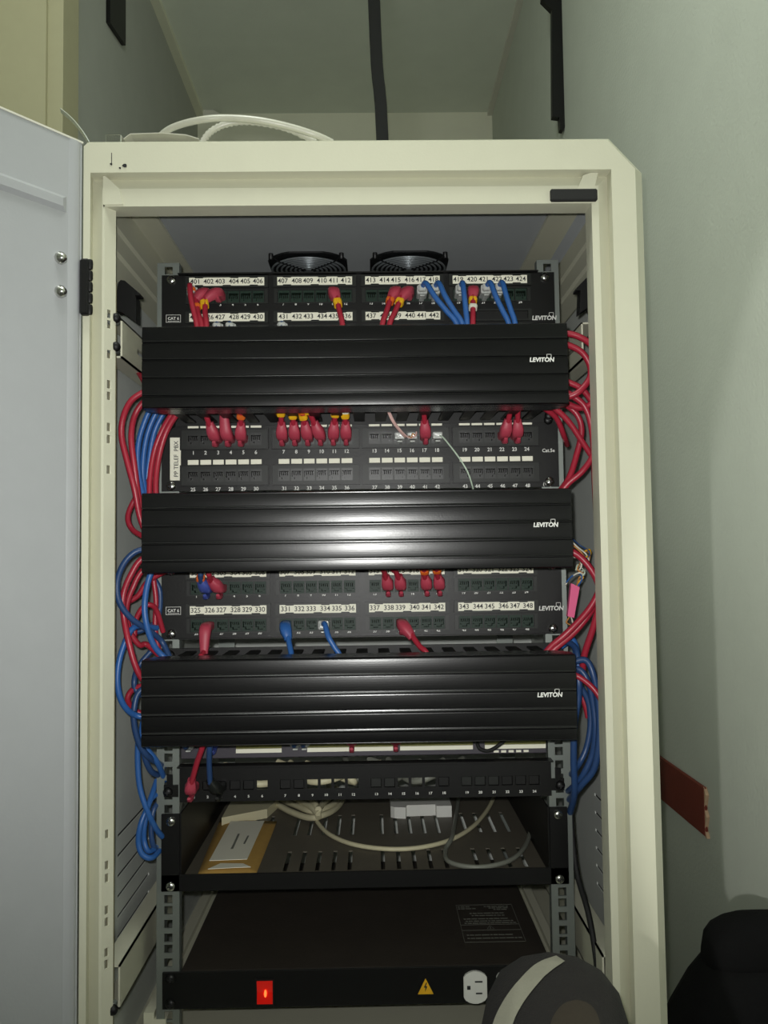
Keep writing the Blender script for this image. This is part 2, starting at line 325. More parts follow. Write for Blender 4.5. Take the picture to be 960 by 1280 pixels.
for s in (-1, 1):
    xo, xi = (-.297, -.264) if s < 0 else (.314, .266)
    if s > 0: xo, xi = .300, .252
    # upper side rail: flange under the roof + ribbed upright
    g = G().box(min(xo, xi), max(xo, xi), -.085, .58, .4375, .4425)
    d = s*.004
    prof = [(xo, .4375), (xo, .408), (xo-d, .405), (xo-d, .396), (xo, .393), (xo, .376), (xo-d, .373), (xo-d, .366), (xo, .363), (xo, .332)]
    n = len(prof); v = [(a, y, b) for y in (-.085, .58) for a, b in prof] + [(a+s*.0015, y, b) for y in (-.085, .58) for a, b in prof]
    g.add(v, [(i, i+1, n+i+1, n+i) for i in range(n-1)] + [(2*n+i, 2*n+i+1, 3*n+i+1, 3*n+i) for i in range(n-1)] + [(i, i+1, 2*n+i+1, 2*n+i) for i in range(n-1)])
    obj('upper_side_rail', g, BEIGE, cab)
    # slide beams (C profile) that carry the rack posts
    for zc, hh, nm in ((.239, .022, 'slide_beam'), (-.470, .023, 'slide_beam')):
        xi = -.2655 if s < 0 else (.2605 if zc > 0 else .2575)
        o_ = s*.022; y0 = -.050 if s > 0 and zc > 0 else -.080
        g = G()
        z0, z1 = zc-hh, zc+hh
        holes = [(-.02, .10, zc-.003, zc+.004)] if zc > 0 else []
        g.plate(y0, .55, z0, z1, holes, xi, xi+s*.002, plane='YZ')
        g.box(min(xi, xi+o_), max(xi, xi+o_), y0, .55, z1-.002, z1); g.box(min(xi, xi+o_), max(xi, xi+o_), y0, .55, z0, z0+.002)
        obj(nm, g, BEIGE, cab)
        for dz in (.018, -.014):
            if s > 0 and dz > 0 and zc > 0: continue
            if zc < 0 and dz > 0: continue
            c = (xi+s*.006, -.094, zc+dz)
            g = G().bbox(c[0]-.006, c[0]+.006, c[1]-.004, c[1]+.006, c[2]-.006, c[2]+.006, .0015); nut = obj('cage_nut', g, STEEL, cab)
            g = G().lathe((c[0]+.004, c[1]-.003, c[2]), [(.0001, -.006), (.004, -.0055), (.0055, -.003), (.0055, 0)]); obj('bolt', g, BLKP, nut)
    # black plastic hooks on the beams
    zoff = .239
    pl = [(355, 390), (375, 370), (410, 375), (545, 490), (540, 505), (500, 505), (510, 520), (512, 742), (380, 650), (332, 645), (322, 560), (345, 440)]
    if s < 0: P_ = [at(100+a/7.1, 300+b/7.1, -.06) for a, b in pl]
    else: P_ = [at(x, y, -.06) for x, y in ((742, 346), (738, 346), (731, 350), (719, 362), (719, 365), (724, 365), (723, 393), (735, 385), (740, 396), (745, 396), (746, 346))]
    g = G().prism([(q.x, q.z) for q in P_], -.066, -.050); obj('cable_hook', g, BLKP, cab, label='black plastic hook')
    # low side rails along the cabinet floor
    xa = -.262 if s < 0 else .258
    g = G().box(min(xa, xa-s*.026), max(xa, xa-s*.026), .0, .58, -.585, -.548).box(min(xa, xa-s*.012), max(xa, xa-s*.012), .0, .58, -.548, -.540)
    obj('floor_rail', g, BEIGE, cab)
    # square-hole rack posts
    xm = s*.2335; hz = []
    for i in range(-1, 21):
        zt0 = .3385-i*U
        for dz in (.00635, .02222, .0381): hz.append((xm-.0048, xm+.0048, zt0-dz-.0048, zt0-dz+.0048))
    g = G().plate(min(s*.2205, s*.2475), max(s*.2205, s*.2475), -.60, .3545, hz, .0012, .0032)
    g.box(min(s*.2475, s*.2455), max(s*.2475, s*.2455), .0032, .045, -.60, .3545); g.box(min(s*.2225, s*.2205), max(s*.2225, s*.2205), .0032, .014, -.60, .3545)
    obj('rack_post', g, STEEL, cab)
    g = G().box(min(s*.2205, s*.2475), max(s*.2205, s*.2475), .40, .402, -.60, .3545); obj('rear_rack_post', g, STEEL, cab)
# black hinge on the frame and the little pad on the top beam
g = G(); z0, z1 = at(106, 395, -.121).z, at(106, 325, -.121).z
g.bbox(-.2975, -.2875, -.1275, -.119, z0, z1, .002)
for i in range(5): zc = z0+(i+.5)*(z1-z0)/5; g.lathe((-.2875, -.1235, zc), [(.0028, -.0052), (.0034, -.003), (.0034, .003), (.0028, .0052)], 'Z', 8)
obj('hinge', g, BLKP, cab)
a, b = at(687, 238, -.113), at(746, 252.5, -.113)
obj('foam_pad', G().bbox(a.x, b.x, -.118, -.1122, b.z, a.z, .0015), RUBBER, cab)
for x, y, r in ((156, 207, .0022), (150, 210, .001), (139, 205, .0012)):   # chipped paint on the corner
    c = at(x, y, -.1203); g = G().prism([(c.x+r*math.cos(k*1.05)*(1+.4*(k % 2)), c.z+r*math.sin(k*1.05)) for k in range(6)], -.1206, -.1199); obj('paint_chip', g, INK, cab)
c = at(139.5, 200, -.1203); obj('paint_chip', G().box(c.x-.0003, c.x+.0003, -.1205, -.1199, c.z-.006, c.z+.008), INK, cab)
# ---- the open door
H = Vector((-.2975, -.121, 0)); dd = Vector((-.0571, -.0717, 0)).normalized(); nn = Vector((dd.y*-1, dd.x, 0))  # nn points to the camera side
if nn.dot(CAM-H) < 0: nn = -nn
def onto(x, y):   # point of the door plane seen at a pixel, as (distance from hinge, height)
    d = _f + (x-480)/F*_r - (y-640)/F*_u; t = (H-CAM).dot(nn)/d.dot(nn); p = CAM+d*t; return (p-H).dot(dd), p.z
def dg(poly, lo, hi, g=None):   # prism standing on the door plane
    g = g or G(); n = len(poly); v = [H+dd*a+nn*t+Vector((0, 0, z)) for t in (lo, hi) for a, z in poly]
    return g.add(v, [tuple(range(n)), tuple(range(2*n-1, n-1, -1))]+[(i, (i+1) % n, (i+1) % n+n, i+n) for i in range(n)])
ZD = .4432; DW = .585
door = obj('door', dg([(0, ZB+.01), (DW, ZB+.01), (DW, ZD), (0, ZD)], -.0025, 0, dg([(.0, ZB+.01), (DW, ZB+.01), (DW, ZB+.012), (.0, ZB+.012)], -.022, 0)), DOORG, cab, label='grey steel door leaf standing open')
g = G(); sec = [(.016, .0), (.012, .0016), (.006, .0016), (.002, .0004), (.0, -.003), (.0, -.020)]   # rolled hinge-side edge
v = [H+dd*a+nn*b+Vector((0, 0, z)) for z in (ZB+.01, ZD) for a, b in sec]; n = len(sec)
g.add(v, [(i, i+1, n+i+1, n+i) for i in range(n-1)], smooth=True); obj('rolled_edge', g, DOORG, door)
g = dg([(-.001, ZD), (DW, ZD), (DW, ZD+.002), (-.001, ZD+.002)], -.022, .001); obj('top_flange', g, WHITET, door, label='top edge of the door, painted pale as if lit')  # light from overhead painted in: white on a grey door
for (x, y) in ((75, 323), (75, 365)):
    a, z = onto(x, y); c = H+dd*a+Vector((0, 0, z)); g = G()
    p0 = c; g.sweep([p0, p0+nn*.003, p0+nn*.0045, p0+nn*.007, p0+nn*.008], [[(r*math.cos(k*math.pi/5), r*math.sin(k*math.pi/5)) for k in range(10)] for r in (.0068, .0068, .005, .004, .001)])
    obj('door_bolt', g, CHROME, door)
r0, r1 = onto(0, 219), onto(83, 246); q0, q1 = onto(0, 241), onto(83, 266)
zc = (r1[1]+q1[1])/2; hr = (r1[1]-q1[1])/2
g = G(); a0 = r1[0]; prof = [(hr, 0), (hr*.5, .004), (-hr*.5, .004), (-hr, 0)]
v = [H+dd*(a0+.006*(1 if b else 0))+nn*b+Vector((0, 0, zc+h)) for h, b in prof]+[H+dd*(DW-.03)+nn*b+Vector((0, 0, zc+h)) for h, b in prof]
g.add(v, [(i, i+1, 5+i, 4+i) for i in range(3)]+[(0, 1, 2, 3)]); obj('stiffening_rib', g, DOORG, door)
# ---- roof fans
def fan(x, label):
    y, z = .262, .4435; t = thing('roof_fan', label, 'fan', (x, y, z), 'cooling fans under the cabinet roof')
    h = .060; c = .016; oc = [(-h+c, -h), (h-c, -h), (h, -h+c), (h, h-c), (h-c, h), (-h+c, h), (-h, h-c), (-h, -h+c)]
    g = G(); n = 32; ring = [(x+.054*math.cos(2*math.pi*i/n), y+.054*math.sin(2*math.pi*i/n)) for i in range(n)]
    out = [(x+max(-h, min(h, 1.1*h*math.cos(2*math.pi*i/n))), y+max(-h, min(h, 1.1*h*math.sin(2*math.pi*i/n)))) for i in range(n)]
    v = [(*p, zz) for zz in (z-.0005, z-.003) for p in out]+[(*p, zz) for zz in (z-.003, z-.0005) for p in ring]
    g.add(v, [(i+k*n, (i+1) % n+k*n, (i+1) % n+(k+1)*n, i+(k+1)*n) for k in range(3) for i in range(n)]); obj('fan_housing', g, FANBLK, t)
    g = G().lathe((x, y, z), [(.0535, -.0008), (.0535, -.0015)], 'Z', 28); obj('throat', g, FANBLK, t)
    g = G().lathe((x, y, z), [(.020, -.001), (.020, -.004), (.018, -.005)], 'Z', 18); obj('hub', g, FANBLK, t)
    for i in range(7):
        a = i*2*math.pi/7; v = []
        for r, w_, dz in ((.019, .30, .0), (.036, .26, 0), (.051, .24, 0)):
            v += [(x+r*math.cos(a-w_), y+r*math.sin(a-w_), z-.0018), (x+r*math.cos(a+w_), y+r*math.sin(a+w_), z-.0042)]
        obj('blade', G().add(v, [(0, 1, 3, 2), (2, 3, 5, 4)]), FANBLK, t)
    gd = obj('finger_guard', G().lathe((x, y, z), [(.007, -.0075), (.007, -.0098)], 'Z', 12), WIRE, t)
    for r in (.014, .021, .028, .035, .042, .049, .056):
        g = G().tube([(x+r*math.cos(2*math.pi*i/36), y+r*math.sin(2*math.pi*i/36), z-.0085) for i in range(37)], .0017, 6, 1, cap=False); obj('guard_ring', g, WIRE, gd)
    for i in range(4):
        a = math.pi/4+i*math.pi/2; ca, sa = math.cos(a), math.sin(a)
        obj('guard_spoke', G().tube([(x+.006*ca, y+.006*sa, z-.0095), (x+.058*ca, y+.058*sa, z-.0095), (x+.074*ca, y+.074*sa, z-.006)], .0013, 6, 1), FANBLK, gd)
        obj('fan_screw', G().lathe((x+.0742*ca, y+.0742*sa, z), [(.0036, -.001), (.0036, -.010), (.002, -.011)], 'Z', 10), FANBLK, t)
fan(-.0805, 'left one of the two black fans under the cabinet roof')
fan(.0745, 'right one of the two black fans under the cabinet roof')
# ------------------------------------------------------------------ screws and jacks (shared meshes)
def screw_mesh(m):
    g = G().lathe((0, 0, 0), [(.0058, 0), (.0058, -.0012), (.0048, -.0026), (.0026, -.0036), (.0004, -.0038)], 'Y', 14)
    g.box(-.0030, .0030, -.0041, -.003, -.0005, .0005, 1).box(-.0005, .0005, -.0041, -.003, -.0030, .0030, 1)
    return mesh('screw', g, [m, INK])
SCREW = screw_mesh(CHROME); SCREWB = screw_mesh(BLK)
def jack_mesh(w, h, m):
    g = G(); a, b, d = w/2, h/2, .009
    ow, t0, t1, nw, nb = .0058, h*.30, -h*.18, .0030, -h*.36   # T-shaped opening: wide mouth, latch notch below
    O = [(-a, -b), (a, -b), (a, b), (-a, b)]
    I = [(-ow, t0), (ow, t0), (ow, t1), (nw, t1), (nw, nb), (-nw, nb), (-nw, t1), (-ow, t1)]
    v = [(p[0], 0, p[1]) for p in O]+[(p[0], 0, p[1]) for p in I]+[(p[0], d, p[1]) for p in I]
    f = [(3, 2, 5, 4), (2, 1, 7, 6, 5), (1, 0, 9, 8, 7)[:3]+(8, 9), (0, 3, 4, 11, 10)]
    f = [(3, 2, 5, 4), (2, 1, 8, 7, 6, 5), (1, 0, 9, 8), (0, 3, 4, 11, 10, 9)]
    f += [(4+i, 4+(i+1) % 8, 12+(i+1) % 8, 12+i) for i in range(8)]+[(12, 13, 14, 19), (15, 16, 17, 18)]
    g.add(v, f)
    v2 = [(x, y, z) for y in (0, d) for x, z in O]; g.add(v2, [(i, (i+1) % 4, (i+1) % 4+4, i+4) for i in range(4)])
    for i in range(4): x = -.0036+i*.0024; g.add([(x-.0004, .0015, t0-.0006), (x+.0004, .0015, t0-.0006), (x+.0004, d-.001, t0-.0045), (x-.0004, d-.001, t0-.0045)], [(0, 1, 2, 3)], 1)
    return mesh('port', g, [m, PIN])
JG = jack_mesh(.0138, .0146, JACKG); JB = jack_mesh(.0138, .0150, JACKB)
def logo(parent, x, y, z, size, m=WPRINT, name='maker_print'):   # x,z = left end of the baseline
    g = G(); g.text('LEVITON', x, y, z, size, 0, .035, 0, .12, align='L', sx=1.02)
    x0 = x+size*2.9; q = size*.72; z0 = z+size*.20; e = size*.07
    g.box(x0, x0+q*1.1, y-.0001, y+.0001, z0+q-e, z0+q).box(x0, x0+e, y-.0001, y+.0001, z0+.1*q, z0+q).box(x0+q*1.1-e, x0+q*1.1, y-.0001, y+.0001, z0-.2*q, z0+q)
    return obj(name, g, m, parent)
def pxs(gp, pp):
    return [((n//6)-1.5)*gp+((n % 6)-2.5)*pp for n in range(24)]
PORT = {}
def panel_cat6(key, zd, gp, label, first, x_off=0):
    """2U panel: two rows of 24 jacks, printed label strips over each row; zd = height of the first digit row"""
    zt, zb = zd+.0376, zd-.0513
    t = thing('patch_bay', label, 'patch panel', (0, 0, zb), 'patch panels in the rack')
    X = pxs(gp, .01524); rows = (zd+.0095, zd+.0095-.0446)
    holes = [(x-.0069, x+.0069, z-.0073, z+.0073) for z in rows for x in X]
    obj('faceplate', G().plate(-.2413, .2413, zb+.0004, zt-.0004, holes, -.0015, .0005), BLK, t)
    g = G().box(-.2200, .2200, -.010, -.0015, zt-.0016, zt-.0004).box(-.2200, .2200, -.006, -.0015, zb+.0004, zb+.0016); obj('folded_lip', g, BLK, t)
    for r, z in enumerate(rows):
        for i in range(24): inst('port', JG, t, (X[i], -.0022, z)); PORT[(key, r*24+i+1)] = Vector((X[i], -.002, z))
        for k in range(4):
            xc = (k-1.5)*gp; zs_ = zd+.0277-r*.0443
            fr = G().plate(xc-.0505, xc+.0505, zs_-.0072, zs_+.0072, [(xc-.0462, xc+.0462, zs_-.0052, zs_+.0052)], -.0050, -.0015)
            h = obj('label_holder', fr, MODP, t)
            if key == 'A' and r == 1 and k == 3: obj('blank_insert', G().box(xc-.0458, xc+.0458, -.0030, -.0015, zs_-.0051, zs_+.0051), BLKP, h); obj('jack_frame', G().plate(xc-.0500, xc+.0500, z-.0088, z+.0088, [(xc-.0460, xc+.0460, z-.0076, z+.0076)], -.0032, -.0015), MODP, t); continue
            g = G(); yb = -.0047; nt_ = (.13, .50, .86)
            poly = []
            L, R_, B, T = xc-.0458, xc+.0458, zs_-.0051, zs_+.0051
            poly += [(L, B)]
            for q in nt_: c = L+q*(R_-L); poly += [(c-.0052, B), (c-.0048, B+.0011), (c+.0048, B+.0011), (c+.0052, B)]
            poly += [(R_, B), (R_, T)]
            for q in (.86, .60, .13): c = L+q*(R_-L); poly += [(c+.0052, T), (c+.0048, T-.0008), (c-.0048, T-.0008), (c-.0052, T)]
            poly += [(L, T)]
            st_ = obj('label_strip', g.prism(poly, yb, yb+.0004), PAPER, h)
            g = G()
            for i in range(6): g.text(str(first+r*24+k*6+i), xc+(i-2.5)*.0154+(.0010 if i in (1, 3) else -.0005), yb-.0003, zs_+.0004, .0082, bold=.012)
            obj('printed_numbers', g, INK, h)
            # thin frame around the six jacks
            z0, z1 = z-.0088, z+.0088
            obj('jack_frame', G().plate(xc-.0500, xc+.0500, z0, z1, [(xc-.0460, xc+.0460, z0+.0012, z1-.0012)], -.0032, -.0015), MODP, t)
        g = G()
        for i in range(24): g.text(str(r*24+i+1), X[i]-.0008, -.0017, zd-r*.0446, .0041, bold=.03, sx=1.15)
        obj('port_numbers', g, WPRINT, t)
    for sx in (-1, 1):
        for dz in (.0066, .0822): inst('screw', SCREW, t, (sx*.2295, -.0016, zt-dz))
    logo(t, .2125, -.0017, zd-.0200, .0073)
    g = G().text('CAT 6', -.2270, -.0017, zd-.0165, .0050, bold=.03)
    g.plate(-.2360, -.2180, zd-.0215, zd-.0120, [(-.2355, -.2185, zd-.0210, zd-.0125)], -.0018, -.0016)
    for i in range(7): g.box(-.2335+.002*i, -.2321+.002*i, -.0018, -.0016, zd-.0203, zd-.0196)
    obj('grade_print', g, WPRINT, t)
    return t
PA = panel_cat6('A', .30086, .10752, 'topmost patch panel, black with labels 401 to 442', 401)
PC = panel_cat6('C', .30086-8*U, .10725, 'black patch panel with labels 301 to 348', 301)
# ---- the Cat.5e panel
zd = .11884; zt, zb = zd+.0419, zd-.0470; gp = .10994
PB = thing('patch_bay', 'black telephone patch panel with white port tabs and PP TELEF PBX sticker', 'patch panel', (0, 0, zb), 'patch panels in the rack')
X = pxs(gp, .01524); rows = (zd+.0158, zd+.0158-.0440)
obj('faceplate', G().plate(-.2413, .2413, zb+.0004, zt-.0004, [(x-.0069, x+.0069, z-.0075, z+.0075) for z in rows for x in X], -.0015, .0005), BLK, PB)
TAB = mesh('port_tab', G().bbox(-.0066, .0066, -.0008, .0002, -.0030, .0030, .0003), PAPER)
for r, z in enumerate(rows):
    for i in range(24):
        inst('port', JB, PB, (X[i], -.0040, z)); PORT[('B', r*24+i+1)] = Vector((X[i], -.004, z))
        inst('port_tab', TAB, PB, (X[i], -.0017, zd+.0328-r*.0446))
    for k in range(4):
        xc = (k-1.5)*gp; fz0, fz1 = z-.0128, z+.0128
        fr = obj('module_frame', G().plate(xc-.0535, xc+.0535, fz0, fz1, [(x-.0069, x+.0069, z-.0075, z+.0075) for x in X[k*6:k*6+6]], -.0040, -.0015), MODP, PB)
        obj('frame_rim', G().plate(xc-.0535, xc+.0535, fz0, fz1, [(xc-.0520, xc+.0520, fz0+.0014, fz1-.0014)], -.0052, -.0040), BLK, fr)
    g = G()
    for i in range(24): g.text(str(r*24+i+1), X[i]-.0004, -.0017, zd-r*.0446, .0062, bold=.02)
    obj('port_numbers', g, WPRINT, PB)
for sx in (-1, 1):
    for dz in (.0066, .0822): inst('screw', SCREWB if dz < .02 else SCREW, PB, (sx*.2295, -.0016, zt-dz))
g = G().text('Cat.5e', .2290, -.0017, zd-.0020, .0058, bold=.02); obj('grade_print', g, WPRINT, PB)
g = G().text('(+  )', .2265, -.0017, zd-.0430, .0060, bold=.01); g.box(.2245, .2275, -.0018, -.0016, zd-.0436, zd-.0428); obj('mark_print', g, WPRINT, PB)
a, b = at(212.5, 547, -.002), at(226, 600.5, -.002)
st_ = obj('sticker', G().bbox(a.x, b.x, -.0022, -.0015, b.z, a.z, .0002), PAPER, PB, label='white sticker reading PP TELEF PBX')
obj('sticker_print', G().text('PP TELEF  PBX', (a.x+b.x)/2+.0008, -.0024, (a.z+b.z)/2, .0071, bold=.01, rot=math.pi/2, sx=1.0), INK, st_)
# ---- half-empty 1U panel lower down
zd = -.29173; zt, zb = -.2530, -.2975; gp, pp = .10804, .01613; X = pxs(gp, pp)
PD = thing('patch_bay', 'empty black one-row patch panel above the shelf', 'patch panel', (0, 0, zb), 'patch panels in the rack')
empty = {6, 9, 10, 11, 12, 15, 16, 17}
obj('faceplate', G().plate(-.2195, .2230, zb, zt, [(x-.0064, x+.0064, zd+.0075, zd+.0185) for x in X], -.0020, .0), BLK, PD)
obj('folded_lip', G().box(-.2195, .2230, -.016, -.0020, zt-.0016, zt), BLK, PD)
for i in range(24):
    if i+1 not in empty: obj('blank_port', G().bbox(X[i]-.0064, X[i]+.0064, -.0008, .004, zd+.0075, zd+.0185, .0008), MODP if i in (12, 13, 18, 19, 20) else BLKP, PD)
    PORT[('D', i+1)] = Vector((X[i], -.002, zd+.013))
g = G()
for i in range(24): g.text(str(i+1), X[i], -.0022, zd, .0040, bold=.03, sx=1.15)
obj('port_numbers', g, WPRINT, PD)
for sx in (-1, 1):
    g = G().box(min(sx*.2215, sx*.2385), max(sx*.2215, sx*.2385), -.0012, .0010, zb+.006, zb+.020).box(min(sx*.228, sx*.235), max(sx*.228, sx*.235), -.0012, .0010, zb+.020, zb+.032)
    obj('mounting_tab', g, BLK, PD); inst('screw', SCREWB, PD, (sx*.2335, -.0012, zb+.012))
# ---- partly hidden switch under the lowest duct
zb = -.2480
SW = thing('network_switch', 'dark rack switch with cream label strips, mostly hidden under the lowest duct', 'network switch', (0, .1, zb))
obj('case', G().bbox(-.2190, .2190, .0010, .24, zb, zb+.0425, .001), mat('dark_grey_violet_case', (62, 58, 66), .45), SW)
for sx in (-1, 1):
    obj('rack_ear', G().box(min(sx*.2190, sx*.2413), max(sx*.2190, sx*.2413), -.0008, .0010, zb+.018, zb+.0425), BLK, SW); inst('screw', SCREW if sx < 0 else SCREWB, SW, (sx*.2305, -.0010, zb+.0245))
for x0, x1 in ((295, 352), (384, 494), (500, 591), (606, 682)):
    a, b = at(x0, 932, 0).x, at(x1, 932, 0).x
    obj('label_strip', G().box(a, b, -.0010, .0010, -.2415, -.2368), PAPER, SW); obj('contact_strip', G().box(a, b, -.0006, .0010, -.2363, -.2310), OLIVE, SW)
for i in range(5): obj('vent_print', G().box(.155+.009*i, .161+.009*i, .0004, .0012, -.2462, -.2436), PAPER, SW)
# ------------------------------------------------------------------ cable ducts
FING = mesh('finger', G().bbox(-.0065, .0065, -.100, -.003, -.0013, .0013, .0005).bbox(-.0100, .0100, -.100, -.090, -.0020, .0020, .0005), BLKP)
def duct(zc, label, h):
    t = thing('cable_duct', label, 'cable duct', (0, 0, zc-.0444), 'horizontal cable ducts')
    hx = .2278; x0 = -.0026
    fr = [0, .20, .415, .635, .85, 1]; base = lambda q: -.1275+.0012*abs(2*q-1)**2
    prof = []
    for i, q in enumerate(fr):
        z = h-2*h*q; y = base(q)
        if i: prof += [(base(fr[i-1]+(q-fr[i-1])*t_)-.00034*(1-(2*t_-1)**2), h-2*h*(fr[i-1]+(q-fr[i-1])*t_)) for t_ in (.12, .25, .38, .5, .62, .75, .88)]
        if i in (0, 5): prof.append((y, z)); continue
        e = .0009/(2*h); prof += [(base(q-e)-.0004, z+.0012), (y-.0010, z+.0006), (y+.0012, z+.0001), (y+.0012, z-.0008), (base(q+e), z-.0014)]
    prof = [(prof[0][0]+.006, h), (prof[0][0]+.002, h), (prof[0][0]-.0003, h-.0012)]+prof[1:-1]+[(prof[-1][0]-.0003, -h+.0012), (prof[-1][0]+.002, -h), (prof[-1][0]+.006, -h)]
    prof += [(-.112, -h+.002), (-.112, h-.002)]
    g = G().prism([(y, zc+z) for y, z in prof], x0-hx, x0+hx, 'X')
    cv = obj('cover', g, COVER, t)
    for sz in (1, -1):   # lips of the cover, rear corners cut off
        c = .014; zz = zc+sz*(h-.0011)
        pl = [(x0-hx, -.1165), (x0+hx, -.1165), (x0+hx, -.104), (x0+hx-c, -.088), (x0-hx+c, -.088), (x0-hx, -.104)]
        obj('cover_lip', G().prism(pl, zz-.0011, zz+.0011, 'Z'), COVER, cv)
    zl = zc+.0035
    logo(cv, at(665, 0, -.1285).x if False else .1835, -.1289, zl, .0064)
    zs = zc+.0
    obj('back_plate', G().plate(-.2413, .2413, zs-.0440, zs+.0440, [], -.0030, .0005), BLKP, t)
    for sz in (1, -1):
        for i in range(17): inst('finger', FING, t, ((i-8)*.0255-.001, 0, zc+sz*.0395))
    for sx in (-1, 1):
        for dz in (-.036, .036): inst('screw', SCREWB, t, (sx*.2305, -.0032, zs+dz))
    return t
duct(.1952, 'top black cable duct, just below the 401 labels', .0441)
duct(.0182, 'middle black cable duct with the bright flash reflection', .0424)
duct(-.1602, 'lowest black cable duct, below the 325 labels', .0450)
# ------------------------------------------------------------------ patch cables
def sect(w, h, n=10):   # rounded-rectangle section
    out = []
    for j in range(n):
        a = 2*math.pi*(j+.5)/n; c, s_ = math.cos(a), math.sin(a); e = .55
        out.append((w/2*math.copysign(abs(c)**e, c), h/2*math.copysign(abs(s_)**e, s_)))
    return out
def clear_plug(t, P, s):
    g = G().bbox(P.x-.0062, P.x+.0062, P.y-.022, P.y+.004, P.z-.0050, P.z+.0055, .0012); b = obj('plug_body', g, CLEAR, t)
    obj('crimp', G().bbox(P.x-.0048, P.x+.0048, P.y-.030, P.y-.021, P.z-.0035, P.z+.0050, .0015), CLEAR, b)
    obj('latch', G().bbox(P.x-.0030, P.x+.0030, P.y-.024, P.y-.002, P.z-.0085, P.z-.0068, .0005), CLEAR, b)
    return P+Vector((0, -.026, .0015))
def boot(t, P, up, m, lx=0.0, clear=False, long=1.0):
    """plug body + moulded boot turning up or down out of the port; returns the end of the boot"""
    s = 1 if up else -1
    pts = [P+Vector((0, .002, 0)), P+Vector((0, -.014, 0)), P+Vector((lx*.15, -.021, s*.0015)), P+Vector((lx*.4, -.026, s*.0055)), P+Vector((lx*.75, -.029, s*.0105*long)), P+Vector((lx, -.031, s*.0155*long))]
    q = spline(pts, 3); ws = [.0117, .0122, .0138, .0136, .0108, .0078]
    secs = []
    for i in range(len(q)):
        f = i/3; a = min(int(f), 4); k = f-a; w_ = ws[a]*(1-k)+ws[a+1]*k; secs.append(sect(w_, w_*.92))
    g = G().sweep(q, secs, smooth=True); b = obj('boot', g, m, t)
    # latch hood below the plug
    c = P+Vector((0, -.020, -.0085)); g = G()
    g.sweep([c+Vector((0, .012, .001)), c+Vector((0, .004, -.0008)), c+Vector((0, -.004, -.001)), c+Vector((0, -.008, .0015))], [sect(.0056, .004), sect(.0062, .0055), sect(.0060, .0055), sect(.004, .003)]); obj('latch_hood', g, m, b)
    if not clear:
        e = q[-2]; d = (q[-1]-q[-3]).normalized(); g = G().sweep([e, e+d*.0015], [sect(.0092, .0092)]*2); obj('collar_ring', g, m, b)
    return q[-1]
def patch(key, n, ex, ey, m, bm, label, up, tags=(), Ye=-.050, lx=None, clear=False, into=None, long=1.0):
    P = PORT[(key, n)]; E = at(ex, ey, Ye); s = 1 if up else -1
    t = thing('patch_cable', label, 'cable', P, 'plugged patch cables')
    if lx is None: lx = max(-.012, min(.012, (E.x-P.x)*.45))
    B = clear_plug(t, P, s) if bm is CLEAR else boot(t, P, up, bm, lx, clear, long)
    T = into or (E+Vector(((E.x-P.x)*.2, .004, s*.030)))
    pts = [B-Vector((lx*.1, 0, s*.004)), B.lerp(E, .5)+Vector((0, -.002, 0)), E, T]
    if bm is CLEAR: pts = [B, B+Vector((lx*.3, -.011, .001*-s)), B.lerp(E, .35)+Vector((0, -.012, 0)), B.lerp(E, .7)+Vector((0, -.006, 0)), E, T]
    obj('cable', G().tube(pts, .0033, 8, 5), m, t)
    for tm, fr, ln in tags:
        c = B.lerp(E, fr)+Vector((0, -.002*(1-abs(2*fr-1)), 0)); d = (E-B).normalized()
        obj('tie_tag', G().sweep([c-d*ln/2, c-d*ln*.1, c+d*ln/2], [sect(.0098, .0095), sect(.0106, .0098), sect(.0096, .0092)], smooth=False), tm, t)
    return t
top = 'of the topmost patch panel'
patch('A', 1, 246, 406, RED, CLEAR, 'red cable with clear plug under label 401 '+top, False, [(ORG, .05, .004)], lx=.002, clear=True)
patch('A', 2, 252, 406, RED, REDB, 'red patch cable under label 402 '+top, False, [(ORG, .25, .005)], lx=-.010)
patch('A', 3, 258, 406, RED, REDB, 'third red cable from the left, yellow banded, '+top, False, [(YEL, .12, .008)], lx=-.014)
patch('A', 11, 428, 405, RED, REDB, 'lone red cable with yellow band under label 411 '+top, False, [(YEL, .12, .009)])
patch('A', 15, 478, 405, RED, REDB, 'red patch cable with orange top under label 415 '+top, False, [(ORG, .04, .006)])
patch('A', 16, 487, 405, RED, REDB, 'right of two red cables, yellow banded, under label 416 '+top, False, [(YEL, .10, .007)])
for n, ex in ((17, 571), (18, 578), (19, 584), (21, 636), (22, 644)):
    patch('A', n, ex, 405, BLUE, CLEAR, {17: 'leftmost', 18: 'second', 19: 'third', 21: 'fourth', 22: 'rightmost'}[n]+' of five blue cables in clear plugs '+top, False, clear=True)
patch('A', 20, 591, 405, RED, REDB, 'red patch cable with yellow and white bands under label 420 '+top, False, [(YEL, .05, .006), (WTAG, .35, .005)])
for n in (27, 28, 31):
    P = PORT[('A', n)]
    t = thing('modular_plug', {27: 'left', 28: 'middle', 31: 'right'}[n]+' one of three clear plugs peeking over the top duct', 'plug', P, 'clear plugs above the top duct')
    b = clear_plug(t, P, -1); obj('cable', G().tube([b+Vector((0, 0, .004)), b+Vector((0, -.004, -.02)), b+Vector((0, 0, -.05))], .003), BLUED, t)
mid = 'of the telephone patch panel'
patch('B', 3, 253, 509, RED, REDB, 'slanting red cable in port 3 '+mid, True)
patch('B', 4, 272, 509, RED, REDB, 'red cable with a long ribbed boot in port 4 '+mid, True, long=2.0)
patch('B', 5, 302, 509, RED, REDB, 'red cable with white and orange bands in port 5 '+mid, True, [(ORG, .42, .006), (WTAG, .85, .006)])
